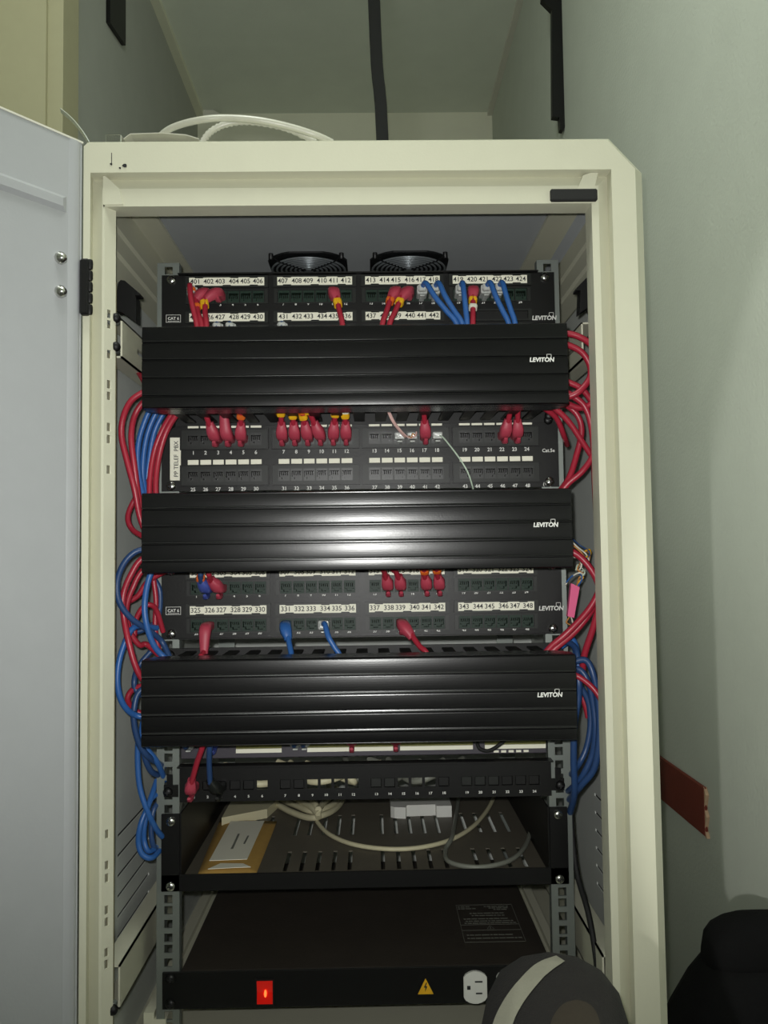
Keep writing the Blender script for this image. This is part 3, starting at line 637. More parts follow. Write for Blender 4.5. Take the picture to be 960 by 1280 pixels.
for n, ex, tg in ((7, 351, [(YEL, .62, .007), (ORG, .95, .006)]), (8, 365, [(YEL, .42, .006), (ORG, .8, .006)]), (9, 376, [(YEL, .35, .006), (ORG, .8, .008)]), (10, 383, [(YEL, .75, .005)]), (11, 420, [(YEL, .55, .007), (WTAG, .95, .005)]), (12, 431, [(YEL, .45, .007), (WTAG, .75, .006)])):
    patch('B', n, ex, 509, RED, REDB, {7: 'leftmost of the six banded red cables ', 8: 'second from left of the six banded red cables ', 9: 'third from left of the six banded red cables ', 10: 'slanting red cable with one yellow band in port 10 ', 11: 'red cable with yellow and white bands in port 11 ', 12: 'red cable with white and yellow bands in port 12 '}[n]+mid, True, tg)
patch('B', 17, 529, 507, RED, REDB, 'lone red cable with orange band in port 17 '+mid, True, [(ORG, .75, .008)])
patch('B', 22, 640, 505, RED, REDB, 'left of the two red cables at ports 22 and 23 '+mid, True, [(YEL, .9, .004)])
patch('B', 23, 647, 505, RED, REDB, 'right of the two red cables at ports 22 and 23 '+mid, True, [(YEL, .9, .004)])
def plug(name, label, P, wires, tilt=0):
    t = thing(name, label, 'plug', P)
    g = G().bbox(P.x-.0058, P.x+.0058, P.y-.010, P.y+.004, P.z-.0035, P.z+.0045, .0008); b = obj('plug_body', g, CLEAR, t)
    obj('latch', G().bbox(P.x-.003, P.x+.003, P.y-.012, P.y, P.z-.0075, P.z-.0055, .0005), CLEAR, b)
    for wm, pts, r in wires: obj('wire', G().tube(pts, r, 6, 5), wm, t)
p15, p16, p18 = PORT[('B', 15)], PORT[('B', 16)], PORT[('B', 18)]
e = at(483, 505, -.05)
tw = [e+Vector((-.002, .004, .03)), e, at(488, 522, -.045), at(497, 536, -.035), at(506, 546, -.022), p15+Vector((.006, -.010, .001))]
plug('modular_plug', 'clear plug with pinkish wires in port 15 of the telephone patch panel', p15, [(WPINK, tw, .0011), (WPINK, [Vector(q)+Vector((.0016, -.0005, .0008*(-1)**i)) for i, q in enumerate(tw)], .0011)])
tw2 = [e+Vector((.004, .004, .03)), e+Vector((.0022, 0, 0)), at(490, 522, -.043), at(501, 538, -.034), at(511, 547, -.024), at(519, 545, -.022), at(520.5, 540, -.020), p16+Vector((.003, -.008, .002))]
plug('modular_plug', 'clear plug with a looped wire in port 16 of the telephone patch panel', p16, [(WPINK, tw2, .0010), (WORG, [at(519, 545, -.021), at(516, 542, -.024), at(514, 547, -.024), at(511, 545, -.018)], .0008)])
plug('modular_plug', 'clear plug with a pale green wire in port 18 of the telephone patch panel', p18, [(WGREEN, [p18+Vector((.002, -.009, 0)), at(554, 547, -.02), at(567, 563, -.028), at(577, 577, -.03), at(585, 591, -.032), at(590, 606, -.04), at(592, 616, -.05), at(594, 640, -.05)], .0010)])
low = 'of the 301 to 348 panel'
patch('C', 2, 251, 716, BLUED, BLUEB, 'blue patch cable with orange band in port 2 '+low, True, [(ORG, .1, .005)], Ye=-.045, lx=-.004, long=.8)
patch('C', 3, 261, 716, RED, REDB, 'red patch cable beside a blue one in port 3 '+low, True, (), Ye=-.05, lx=-.008, long=.85)
for n, ex, d, tg in ((14, 478, 'first', ()), (15, 490, 'second', ()), (17, 530, 'third', [(ORG, .5, .005)]), (18, 545, 'fourth', [(ORG, .6, .005)])):
    patch('C', n, ex, 708, RED, REDB, '%s from the left of four red cables hanging below the middle duct' % d, True, tg, Ye=-.05, lx=-.003, long=.85)
patch('C', 26, 251, 822, RED, REDB, 'red cable with long boot under label 326', False, (), long=2.0)
patch('C', 31, 366, 822, BLUE, BLUE, 'blue cable with blue boot under label 331', False, (), into=at(377, 826, -.05))
patch('C', 34, 425, 821, BLUE, CLEAR, 'blue cable in a clear plug under label 334', False, (), clear=True)
patch('C', 39, 534, 818, RED, REDB, 'red cable slanting right under label 339', False, ())
patch('D', 1, 254, 930, RED, REDB, 'red cable hanging to the left end of the empty panel', True, (), Ye=-.060, lx=.004)
patch('D', 3, 262, 930, BLUED, MODP, 'dark blue cable with grey boot in the empty panel', True, (), Ye=-.060, lx=-.008)
for x, m_, bm_, lb in ((240, BLUED, CLEAR, 'leftmost clear plug in the hidden switch'), (270, BLUE, BLUEB, 'blue plug in the hidden switch'), (371, BLUED, CLEAR, 'first of two clear blue-cable plugs in the hidden switch'), (382, BLUED, CLEAR, 'second of two clear blue-cable plugs in the hidden switch'), (440, RED, REDB, 'left red plug in the hidden switch'), (494, RED, REDB, 'right red plug in the hidden switch')):
    p = at(x, 925, -.002); PORT[('S', x)] = Vector((p.x, 0, -.2255))
    patch('S', x, x, 895, m_, bm_, lb, True, (), Ye=-.045, lx=0, clear=True, long=.8)
g = G().tube([at(640, 915, -.03), at(628, 928, -.03), at(612, 938, -.025), at(600, 936, -.02), at(596, 928, -.015)], .0022); tag(obj('switch_lead', g, RUBBER, None, at(612, 938, -.02)), 'thin black lead at the right of the hidden switch', 'cable')
# ------------------------------------------------------------------ cables looping out at both sides of the rack
def loop(label, m, pts, r=.0034, group='cables looping beside the rack'):
    P = [at(x, y, Y) for x, y, Y in pts]
    return tag(obj('cable_loop', G().tube(P, r, 8, 6), m, None, P[len(P)//2]), label, 'cable', group)
L = [
 ('outermost red cable left of the telephone panel', RED, [(205, 482, -.05), (182, 489, -.06), (164, 501, -.065), (154, 522, -.07), (152, 546, -.07), (159, 577, -.07), (168, 611, -.07), (176, 650, -.065), (190, 675, -.06), (215, 680, -.05)], .0035),
 ('second red cable left of the telephone panel, inside the outermost', RED, [(210, 490, -.05), (184, 499, -.055), (169, 518, -.055), (164, 546, -.06), (168, 584, -.06), (174, 625, -.055), (183, 655, -.05), (205, 665, -.05)], .0035),
 ('leftmost blue cable beside the telephone panel', BLUE, [(215, 492, -.03), (192, 506, -.03), (178, 535, -.03), (172, 565, -.03), (175, 600, -.03), (186, 635, -.035), (215, 650, -.04)], .0034),
 ('middle blue cable beside the telephone panel', BLUE, [(220, 494, -.025), (200, 509, -.025), (185, 540, -.025), (179, 575, -.025), (180, 605, -.025), (190, 635, -.03), (215, 645, -.04)], .0034),
 ('right blue cable beside the telephone panel', BLUE, [(228, 496, -.02), (208, 512, -.02), (193, 540, -.02), (186, 578, -.02), (184, 610, -.02), (195, 640, -.03), (220, 648, -.04)], .0034),
 ('left of two red cables crossing the left ear of the telephone panel', RED, [(238, 490, -.05), (219, 512, -.045), (202, 540, -.04), (191, 573, -.04), (187, 618, -.045), (195, 650, -.05)], .0034),
 ('right of two red cables crossing the left ear of the telephone panel', RED, [(246, 492, -.055), (224, 514, -.05), (207, 542, -.045), (197, 580, -.045), (195, 618, -.05), (203, 650, -.05)], .0034),
 ('small red loop left of the middle duct', RED, [(195, 590, -.02), (183, 604, -.02), (168, 625, -.02), (160, 645, -.025), (164, 660, -.03), (178, 670, -.04), (205, 680, -.05)], .0033),
 ('short red cable end left of the top duct', RED, [(167, 460, .02), (173, 466, .0), (181, 480, -.02), (190, 500, -.03), (215, 500, -.04)], .0030),
 ('outer blue loop left of the 325 labels', BLUED, [(215, 690, -.05), (178, 687, -.065), (158, 700, -.07), (147, 725, -.07), (149, 752, -.068), (164, 773, -.06), (186, 788, -.045), (203, 803, -.03), (215, 830, -.04)], .0035),
 ('upper red loop left of the 325 labels', RED, [(215, 690, -.04), (180, 697, -.05), (163, 720, -.055), (154, 745, -.06), (155, 772, -.06), (161, 803, -.065), (170, 834, -.065), (182, 852, -.06), (210, 862, -.05)], .0036),
 ('red cable leaving the middle duct at its lower left corner', RED, [(215, 700, -.035), (181, 711, -.04), (166, 735, -.045), (158, 762, -.045), (163, 790, -.04), (174, 806, -.035), (184, 806, -.03), (205, 825, -.04)], .0034),
 ('short red arc behind the blue loops at the lower left', RED, [(215, 710, -.02), (186, 726, -.02), (172, 745, -.02), (156, 753, -.02), (144, 748, -.015), (130, 735, -.01)], .0033),
 ('red cable hugging the rack post left of the 325 labels', RED, [(192, 690, -.015), (192, 722, -.015), (195, 750, -.015), (194, 785, -.015), (200, 820, -.02)], .0032),
 ('red hairpin loop left of the 325 labels', RED, [(168, 795, -.03), (170, 775, -.03), (178, 760, -.03), (188, 756, -.028), (196, 764, -.02), (204, 790, -.01)], .0032),
 ('bright blue cable running down beside the left rack post', BLUE, [(205, 690, -.05), (188, 718, -.055), (181, 752, -.055), (183, 780, -.055), (192, 806, -.05), (206, 822, -.045), (225, 835, -.05)], .0036),
 ('thin blue cable behind the bright one at the left post', BLUED, [(190, 690, -.01), (191, 718, -.01), (200, 740, -.01), (196, 775, -.01), (170, 790, -.02), (163, 775, -.02)], .0032),
 ('big blue loop left of the lowest duct', BLUE, [(196, 785, -.02), (168, 784, -.05), (153, 812, -.06), (147, 842, -.065), (149, 868, -.065), (158, 886, -.06), (173, 895, -.05), (205, 900, -.05)], .0035),
 ('dark blue cable crossing to the lowest duct', BLUED, [(205, 800, -.01), (190, 813, -.015), (174, 832, -.02), (168, 850, -.03), (172, 865, -.03), (200, 880, -.03)], .0034),
 ('red loop end left of the lowest duct', RED, [(205, 852, -.03), (178, 857, -.03), (164, 864, -.03), (160, 876, -.03), (172, 890, -.02), (200, 895, -.02)], .0034),
 ('blue cable dropping from the lowest duct to the left post', BLUED, [(200, 850, -.03), (175, 864, -.04), (168, 884, -.045), (168, 907, -.045), (175, 932, -.04), (187, 947, -.03), (205, 958, .01)], .0036),
 ('second blue cable dropping from the lowest duct', BLUE, [(190, 880, -.03), (178, 905, -.03), (180, 930, -.03), (196, 952, -.02), (206, 975, .01)], .0034),
 ('dark red-blue lead slipping behind the left post', BLUED, [(178, 930, -.02), (182, 950, -.02), (190, 965, -.01), (203, 970, .012)], .0036),
 ('long blue cable hanging to the lower left coil', BLUE, [(173, 920, -.03), (172, 950, -.03), (175, 985, -.03), (186, 1018, -.028), (198, 1040, -.01), (208, 1050, .012)], .0034),
 ('outer blue turn of the lower left coil', BLUE, [(196, 975, .012), (186, 1005, -.01), (176, 1030, -.02), (173, 1052, -.02), (178, 1068, -.02), (190, 1072, -.015), (202, 1060, .008)], .0034),
 ('inner blue turn of the lower left coil', BLUE, [(203, 990, .012), (188, 1000, -.005), (181, 1030, -.012), (180, 1050, -.012), (186, 1064, -.012), (199, 1056, .008)], .0033),
 ('innermost blue turn of the lower left coil', BLUED, [(204, 1000, .013), (193, 1010, .0), (189, 1035, -.005), (192, 1058, -.004), (203, 1066, .012)], .0033),
 # right side
 ('topmost red cable right of the top duct', RED, [(690, 420, -.05), (710, 417, -.06), (728, 423, -.065), (743, 435, -.07), (756, 455, -.07), (758, 480, -.065), (745, 500, -.06), (725, 510, -.05), (700, 500, -.04)], .0038),
 ('red loop right of the top duct', RED, [(690, 425, -.045), (710, 431, -.055), (728, 441, -.06), (738, 459, -.06), (736, 475, -.06), (722, 491, -.06), (705, 497, -.055), (690, 495, -.05)], .0038),
 ('red cable curving out low from the top duct and back to the middle duct', RED, [(690, 470, -.04), (711, 478, -.045), (729, 488, -.05), (744, 512, -.055), (748, 545, -.06), (741, 570, -.06), (727, 590, -.06), (706, 609, -.055), (690, 640, -.05)], .0037),
 ('long red cable running down inside the right frame', RED, [(695, 485, -.05), (714, 494, -.055), (732, 510, -.055), (741, 545, -.055), (744, 611, -.055), (748, 673, -.058), (752, 712, -.06), (750, 735, -.06), (736, 762, -.06), (709, 791, -.06), (686, 811, -.055), (670, 835, -.05)], .0038),
 ('short red cable dropping behind the right rack post', RED, [(660, 500, -.045), (676, 508, -.04), (695, 522, -.03), (705, 545, -.015), (709, 556, .015)], .0034),
 ('red cable slanting down right of the telephone panel', RED, [(665, 497, -.055), (687, 506, -.055), (709, 525, -.05), (727, 551, -.045), (742, 575, -.04), (752, 600, -.035), (753, 640, -.03), (752, 690, -.03)], .0036),
 ('red cable bowing out right of the telephone panel', RED, [(690, 495, -.04), (705, 504, -.04), (721, 518, -.04), (727, 538, -.04), (721, 568, -.04), (710, 600, -.045), (690, 625, -.05)], .0037),
 ('red cable from the middle duct curving down to the blue coil', RED, [(690, 690, -.055), (713, 689, -.055), (732, 703, -.06), (747, 727, -.062), (750, 751, -.058), (741, 786, -.05), (730, 821, -.04), (728, 850, -.03)], .0040),
 ('lower of two red cables entering the lowest duct at the right', RED, [(670, 838, -.05), (690, 814, -.055), (717, 791, -.055), (738, 765, -.055), (750, 737, -.05), (754, 700, -.05)], .0038),
 ('red cable leaving the right end of the lowest duct', RED, [(690, 845, -.055), (716, 843, -.06), (738, 857, -.065), (752, 876, -.07), (762, 900, -.07)], .0034),
 ('red stub hanging behind the blue coil on the right', RED, [(722, 860, -.01), (731, 880, -.012), (735, 897, -.012)], .0034),
 ('blue cable entering the lowest duct beside the red pair', BLUED, [(665, 838, -.04), (684, 812, -.045), (705, 802, -.04), (720, 812, -.03), (723, 840, -.03)], .0038),
 ('outer turn of the blue coil at the right', BLUED, [(700, 835, -.04), (718, 827, -.045), (733, 826, -.05), (742, 845, -.055), (748, 881, -.055), (749, 922, -.055), (743, 960, -.05), (728, 980, -.04), (718, 992, -.02), (709, 1002, .012)], .0039),
 ('second turn of the blue coil at the right', BLUED, [(700, 842, -.03), (722, 836, -.04), (735, 852, -.045), (742, 885, -.045), (744, 914, -.045), (740, 944, -.04), (728, 970, -.035), (716, 984, -.02), (708, 990, .012)], .0038),
 ('inner turn of the blue coil at the right', BLUED, [(705, 860, -.03), (722, 856, -.03), (735, 876, -.03), (738, 905, -.03), (733, 935, -.03), (722, 958, -.028), (712, 970, .012)], .0036),
 ('straight blue cable of the right coil beside the duct end', BLUED, [(708, 830, -.03), (722, 846, -.055), (723, 872, -.055), (718, 905, -.052), (717, 950, -.045), (718, 992, -.03), (711, 1020, .012)], .0040),
 ('blue strands bunched above the right coil', BLUE, [(700, 808, -.02), (714, 800, -.02), (720, 812, -.025), (722, 830, -.03), (728, 850, -.03)], .0046),
]
for lb, m_, pts, r in L: loop(lb, m_, pts, r)
# twisted pairs and pink tag on the right
t = thing('wire_splice', 'frayed twisted wires with a pink tag right of the 348 label', 'wires', at(716, 772, -.03))
P_ = [at(x, y, -.03) for x, y in ((713, 729), (723.5, 734), (716.5, 772), (708.5, 770))]
obj('pink_tag', G().prism([(q.x, q.z) for q in P_], -.0345, -.027), PINK, t, label='pink tag')
for k, (wm, pts) in enumerate(((WTAG, [(712, 674), (722, 684), (732, 692), (736, 700)]), (BLUED, [(714, 672), (724, 681), (737, 690), (734, 698)]), (WORG, [(714, 680), (726, 690), (735, 702), (737, 692), (732, 689)]), (YEL, [(731, 689), (737, 687), (738, 693), (733, 696)]), (WTAG, [(714, 696), (722, 698), (727, 706), (724, 714), (731, 713)]), (WORG, [(725, 704), (722, 712), (730, 718), (724, 722), (721, 732)]), (BLUE, [(708, 728), (714, 721), (722, 717), (728, 722), (722, 733)]), (WTAG, [(707, 731), (713, 722), (724, 716), (730, 719)]), (YEL, [(725, 716), (729, 722), (724, 727), (721, 734)]), (WGREEN, [(720, 713), (722, 706), (727, 710), (731, 716), (726, 721)]), (WORG, [(712, 771), (708, 778), (713, 782), (709, 790)]), (WTAG, [(714, 772), (716, 780), (711, 786), (714, 795)]))):
    obj('wire', G().tube([at(x, y, -.032+.004*((k+i) % 3)) for i, (x, y) in enumerate(pts)], .0010, 6, 5), wm, t)
# black power lead down the right side
tag(obj('power_lead', G().tube([at(x, y, Y) for x, y, Y in ((712, 985, .02), (716, 1050, .015), (722, 1095, .0), (735, 1140, -.03), (744, 1190, -.05), (748, 1240, -.05), (750, 1330, -.05))], .0034), RUBBER, None, at(722, 1095, 0)), 'black power lead running down the lower right side', 'cable')
# ------------------------------------------------------------------ rack shelf and what lies on it
ZT = -.3885
sh = thing('rack_shelf', 'black slotted rack shelf below the empty panel', 'shelf', (0, .15, ZT-.012))
hl = []
for y0, y1 in ((.022, .088), (.150, .236)):
    for i in range(5):
        for s in (-1, 1): hl.append((s*(.0205+.0196*i)+.0004-.0026, s*(.0205+.0196*i)+.0004+.0026, y0, y1)); hl.append((s*(.137+.0196*i)-.0026, s*(.137+.0196*i)+.0026, y0, y1)) if i < 4 else None
obj('tray', G().plate(-.219, .219, .0, .36, [h for h in hl if h], ZT-.0015, ZT, plane='XY'), TRAY, sh)
obj('front_lip', G().bbox(-.2413, .2413, -.0020, .0005, -.4010, -.3815, .0006), BLK, sh)
for s in (-1, 1):
    obj('ear', G().bbox(min(s*.2195, s*.2413), max(s*.2195, s*.2413), -.0020, .0010, -.4010, -.3110, .0006), BLK, sh)
    obj('side_wall', G().prism([(0, -.311), (.05, -.311), (.36, -.37), (.36, ZT), (0, ZT)], s*.2195, s*.2180, 'X'), BLK, sh)
    for z in (-.3195, -.3945): inst('screw', SCREW, sh, (s*.2300, -.0021, z))
# padded envelope
en = thing('padded_envelope', 'brown padded envelope with white label on the rack shelf', 'envelope', (-.17, .11, ZT))
def puffy(q, z0, h, nx=8, ny=10):
    g = G(); v = []
    for side in (1, 0):
        for j in range(ny+1):
            for i in range(nx+1):
                a, b = i/nx, j/ny; p = Vector(q[0]).lerp(Vector(q[1]), a).lerp(Vector(q[3]).lerp(Vector(q[2]), a), b)
                e = (1-abs(2*a-1)**4)*(1-abs(2*b-1)**4); wv = .0006*math.sin(9*a+5*b)
                v.append((p.x, p.y, z0+(h*.15+h*.85*e+wv if side else 0)))
    n = (nx+1)*(ny+1); f = []
    for j in range(ny):
        for i in range(nx): k_ = j*(nx+1)+i; f += [(k_, k_+1, k_+nx+2, k_+nx+1), (n+k_, n+k_+1, n+k_+nx+2, n+k_+nx+1)]
    rim = [i for i in range(nx+1)]+[j*(nx+1)+nx for j in range(1, ny+1)]+[ny*(nx+1)+i for i in range(nx-1, -1, -1)]+[j*(nx+1) for j in range(ny-1, 0, -1)]
    f += [(rim[i], rim[(i+1) % len(rim)], n+rim[(i+1) % len(rim)], n+rim[i]) for i in range(len(rim))]
    return g.add(v, f, 0, True)
obj('paper_body', puffy([(-.2010, .0040), (-.1316, .0020), (-.1293, .2079), (-.2136, .2312)], ZT, .0060), KRAFT, en)
lb = obj('address_label', G().prism([(-.1935, .043), (-.1472, .046), (-.1452, .1945), (-.1930, .1950)], ZT+.0062, ZT+.0068, 'Z'), PAPER, en)
g = G(); g.box(-.1735, -.1712, .082, .140, ZT+.0068, ZT+.0071); g.box(-.1600, -.1580, .100, .132, ZT+.0068, ZT+.0071)
g.v = [(x+.0006*((i*7) % 3-1), y, z) for i, (x, y, z) in enumerate(g.v)]
obj('printed_lines', g, GREYC, lb)
obj('torn_tape', G().prism([(-.190, .016), (-.178, .034), (-.150, .032), (-.139, .020), (-.160, .019)], ZT+.0060, ZT+.0066, 'Z'), PAPER, en)
# cream sheet, white box, cables on the tray
pp_ = [atz(x, y, ZT+.012) for x, y in ((277, 1023), (290, 1000), (352, 996), (334, 1012))]
tag(obj('folded_paper', G().prism([(q.x, q.y) for q in pp_], ZT, ZT+.013, 'Z'), CREAM, None, (pp_[0].x, pp_[0].y, ZT)), 'folded cream paper behind the brown envelope', 'paper')
wb = thing('plastic_box', 'flat white plastic box lying on the rack shelf', 'box', (.078, .25, ZT))
obj('body', G().prism([(.0345, .222), (.040, .216), (.056, .2135), (.058, .224), (.100, .226), (.101, .218), (.123, .218), (.123, .33), (.0345, .33)], ZT, ZT+.016, 'Z'), OUTW, wb)
0 and obj('lid_step', G().prism([(.040, .245), (.118, .245), (.118, .325), (.040, .325)], ZT+.016, ZT+.019, 'Z'), OUTW, wb)
def lay(name, label, m, pts, r):
    P = [atz(x, y, ZT+r+h) for x, y, h in pts]; return tag(obj(name, G().tube(P, r, 8, 6), m, None, P[len(P)//2]-Vector((0, 0, r))), label, 'cable', 'cables lying on the rack shelf')
for k, (lb, pts) in enumerate((
    ('front turn of the cream cable coil on the shelf', [(345, 1004, .002), (362, 1014, .002), (385, 1022, .004), (400, 1020, .008), (418, 1012, .006), (428, 998, .002), (420, 985, 0)]),
    ('second turn of the cream cable coil on the shelf', [(350, 999, .004), (368, 1006, .008), (390, 1014, .012), (408, 1010, .012), (422, 999, .008), (415, 985, .004)]),
    ('third turn of the cream cable coil on the shelf', [(356, 994, .008), (372, 1000, .014), (388, 1008, .018), (398, 1018, .014)]),
    ('rear turn of the cream cable coil on the shelf', [(365, 991, .010), (380, 995, .018), (392, 1003, .022), (397, 1012, .018), (398, 1022, .010)]),
    ('uppermost turn of the cream cable coil on the shelf', [(398, 1012, .020), (405, 1003, .018), (412, 998, .014), (418, 990, .010), (410, 982, .004)]))):
    lay('shelf_cable', lb, CREAM, pts, .0046)
lay('shelf_cable', 'long cream cable sweeping across the shelf', CREAM, [(392, 1014, .004), (397, 1028, .002), (412, 1043, .001), (440, 1055, .001), (480, 1061, .001), (520, 1060, .001), (560, 1051, .001), (590, 1034, .001), (608, 1014, .001), (618, 995, .001), (622, 980, 0)], .0030)
lay('shelf_cable', 'grey cable curled in a loop at the right of the shelf', GREYC, [(574, 992, .002), (570, 1020, .003), (565, 1046, .006), (557, 1062, .001), (560, 1076, .001), (582, 1083, .001), (610, 1083, .001), (640, 1074, .001), (658, 1055, .001), (663, 1030, .001), (655, 1010, .001), (643, 995, .001), (636, 980, .001)], .0030)
# pale bundle standing behind the empty panel's open ports
for k, (x, dx) in enumerate(((-.13, .02), (-.095, -.02), (-.08, .015), (-.065, -.01), (-.05, .02), (-.03, -.015), (.02, .03), (.05, -.02), (.075, .02))):
    pts = [(x-.045, .05+.004*k, -.268-.002*(k % 3)), (x-dx, .014+.002*(k % 3), -.276-.003*(k % 3)), (x+.012, .012+.002*(k % 4), -.281+.004*(k % 3)), (x+.05, .045+.004*k, -.272)]
    tag(obj('cable_tail', G().tube(pts, .0045, 7, 5), CREAM if k < 6 else GREYC, None, pts[0]), ['first', 'second', 'third', 'fourth', 'fifth', 'sixth', 'seventh', 'eighth', 'rightmost'][k]+' from left of the pale cables behind the empty panel', 'cable', 'pale cables behind the empty panel')
# ------------------------------------------------------------------ rack power strip
zb, zt = -.5360, -.4940
pd = thing('power_strip', 'black rack power strip with lit red switch and white outlets', 'power strip', (0, .1, zb))
obj('case', G().bbox(-.2190, .2190, .0012, .34, zb, zt, .001), PDUT, pd)
obj('front_panel', G().bbox(-.2400, .2400, -.0018, .0011, zb, zt+.0004, .0006), BLK, pd)
for s in (-1, 1):
    for dz in (.0065, .0355): inst('screw', SCREWB, pd, (s*.2300, -.0020, zb+dz))
a, b = at(321, 1226, -.003), at(341, 1255, -.003)
sw = obj('switch_bezel', G().plate(a.x-.0018, b.x+.0018, b.z-.0018, a.z+.0018, [(a.x, b.x, b.z, a.z)], -.0036, -.0018), BLKP, pd)
obj('rocker', G().prism([(-.0045, a.z), (-.0022, (a.z+b.z)/2), (-.0032, b.z), (-.0005, b.z), (-.0005, a.z)], a.x, b.x, 'X'), REDL, sw, label='lit red rocker switch')
cx_, cz_ = (a.x+b.x)/2+.0008, (a.z+b.z)/2
obj('neon', G().prism([(cx_+.0016*math.cos(k*.785), cz_-.001+.0042*math.sin(k*.785)) for k in range(8)], -.0046, -.0030), NEON, sw)
c = at(532, 1233, -.002); tri = lambda k, dz=0: [(c.x-.0092*k, c.z-.0088*k), (c.x+.0092*k, c.z-.0088*k), (c.x, c.z+.0092*k)]
ws_ = obj('warning_sticker', G().prism(tri(1), -.0022, -.0018), YEL, pd, label='yellow warning triangle')
obj('bolt_print', G().add([(c.x+x_, -.0024, c.z+z_) for x_, z_ in ((.0006, .0045), (-.0022, -.0012), (-.0002, -.0012), (-.0010, -.0066), (.0022, .0004), (.0002, .0004), (.0018, .0045))], [(0, 1, 2, 5, 6), (2, 3, 4, 5)]), INK, ws_)
for x in (.1272, .1660, .2048):
    zc = -.5166; poly = []
    for i in range(24):
        t_ = 2*math.pi*(i+.5)/24; poly.append((x+max(-.0137, min(.0137, .0186*math.cos(t_))), zc+.0186*math.sin(t_)))
    ot = obj('outlet', G().prism(poly, -.0048, -.0018), OUTW, pd, label='white outlet')
    g = G().box(x-.0098, x-.0058, -.0051, -.0046, zc-.0022, zc+.0022).box(x-.0005, x+.0085, -.0051, -.0046, zc+.0058, zc+.0075).box(x+.0005, x+.0080, -.0051, -.0046, zc-.0075, zc-.0058)
    obj('contact_slot', g, INK, ot)
g = G(); z = zt+.0003; x0, x1, y0, y1 = .1220, .1992, .0592, .1700; e = .0005
for bx_ in ((x0, x1, y0, y0+e), (x0, x1, y1-e, y1), (x0, x0+e, y0, y1), (x1-e, x1, y0, y1), (x0, x1, .092, .0925), (x0, x1, .108, .1085)): g.box(*bx_, z-.0002, z)
for yy, xa, xb in ((.164, .124, .140), (.158, .124, .148), (.164, .160, .195), (.159, .166, .192), (.154, .172, .190), (.143, .138, .184), (.136, .140, .184), (.126, .128, .190), (.119, .130, .196), (.113, .128, .196), (.079, .127, .188), (.070, .127, .196)):
    x = xa; k = 0
    while x < xb-.002: l = .003+.0022*((k*5) % 4); g.box(x, min(x+l, xb), yy-.0011, yy+.0011, z-.0002, z); x += l+.0012; k += 1
xc = .160; g.add([(xc-.0052, .095, z), (xc+.0052, .095, z), (xc, .106, z), (xc-.0040, .0958, z), (xc+.0040, .0958, z), (xc, .1046, z)], [(0, 1, 4, 3), (1, 2, 5, 4), (2, 0, 3, 5)]); g.box(xc-.0004, xc+.0004, .098, .1022, z-.0002, z).box(xc-.0004, xc+.0004, .0964, .0972, z-.0002, z)
obj('rating_print', g, GREYC, pd, label='printed rating and warning label')
# ------------------------------------------------------------------ things on the cabinet roof
def arc(name, label, m, px, r, group=None):
    P = [at(x, y, Y) for x, y, Y in px]; return tag(obj(name, G().tube(P, r, 10, 6), m, None, P[0]), label, 'tubing', group)
arc('plastic_tube', 'milky plastic tube arching over the cabinet roof', TUBEW, [(196, 178, -.02), (205, 166, -.03), (222, 157, -.04), (250, 150, -.05), (280, 147.5, -.05), (320, 150, -.05), (360, 158, -.045), (395, 169, -.04), (415, 178, -.03)], .0040)
g = G(); P = spline([at(x, y, Y) for x, y, Y in ((252, 180, -.02), (262, 166, -.02), (280, 156, -.02), (305, 152, -.02), (335, 155, -.02), (365, 163, -.02), (395, 178, -.02))], 8)
g.sweep(P, [[(r_*math.cos(k*math.pi/4), r_*math.sin(k*math.pi/4)) for k in range(8)] for r_ in [.0034+.0012*(i % 2) for i in range(len(P))]])
tag(obj('spiral_tube', g, TUBEW, None, P[0]), 'ribbed translucent spiral wrap inside the tube arch', 'tubing')
g = G(); z0 = .4535
v = [(x, y, z0+h) for y in (-.088, -.02) for x, h in ((-.270, 0), (-.263, .012), (-.255, .0180), (-.220, .0190), (-.192, .0165), (-.178, .012), (-.172, 0))]
n = 7; g.add(v+[(x, y, z-.001) for x, y, z in v], [(i, i+1, n+i+1, n+i) for i in range(n-1)]+[(2*n+i, 2*n+i+1, 3*n+i+1, 3*n+i) for i in range(n-1)]+[(i, i+1, 2*n+i+1, 2*n+i) for i in range(n-1)])
tag(obj('plastic_tray', g, TUBEW, None, (-.21, -.03, .4535)), 'low milky plastic tray on the left of the cabinet roof', 'tray')
P = spline([at(x, y, Y) for x, y, Y in ((76, 138, .10), (88, 148, .06), (98, 159, .02), (106, 170, -.02), (112, 180, -.04))], 5)
g = G().sweep(P, [[(-.0005, -.0030), (.0005, -.0030), (.0005, .0030), (-.0005, .0030)]]*len(P), smooth=False)
tag(obj('clear_strip', g, SHEET, None, P[-1]), 'bent clear plastic strip at the left roof corner', 'strip')
tag(obj('cap_screw', G().bbox(-.280, -.262, -.098, -.082, .4535, .4655, .001), CHROME, None, (-.27, -.09, .4535)), 'small shiny plate on the left roof corner', 'plate')
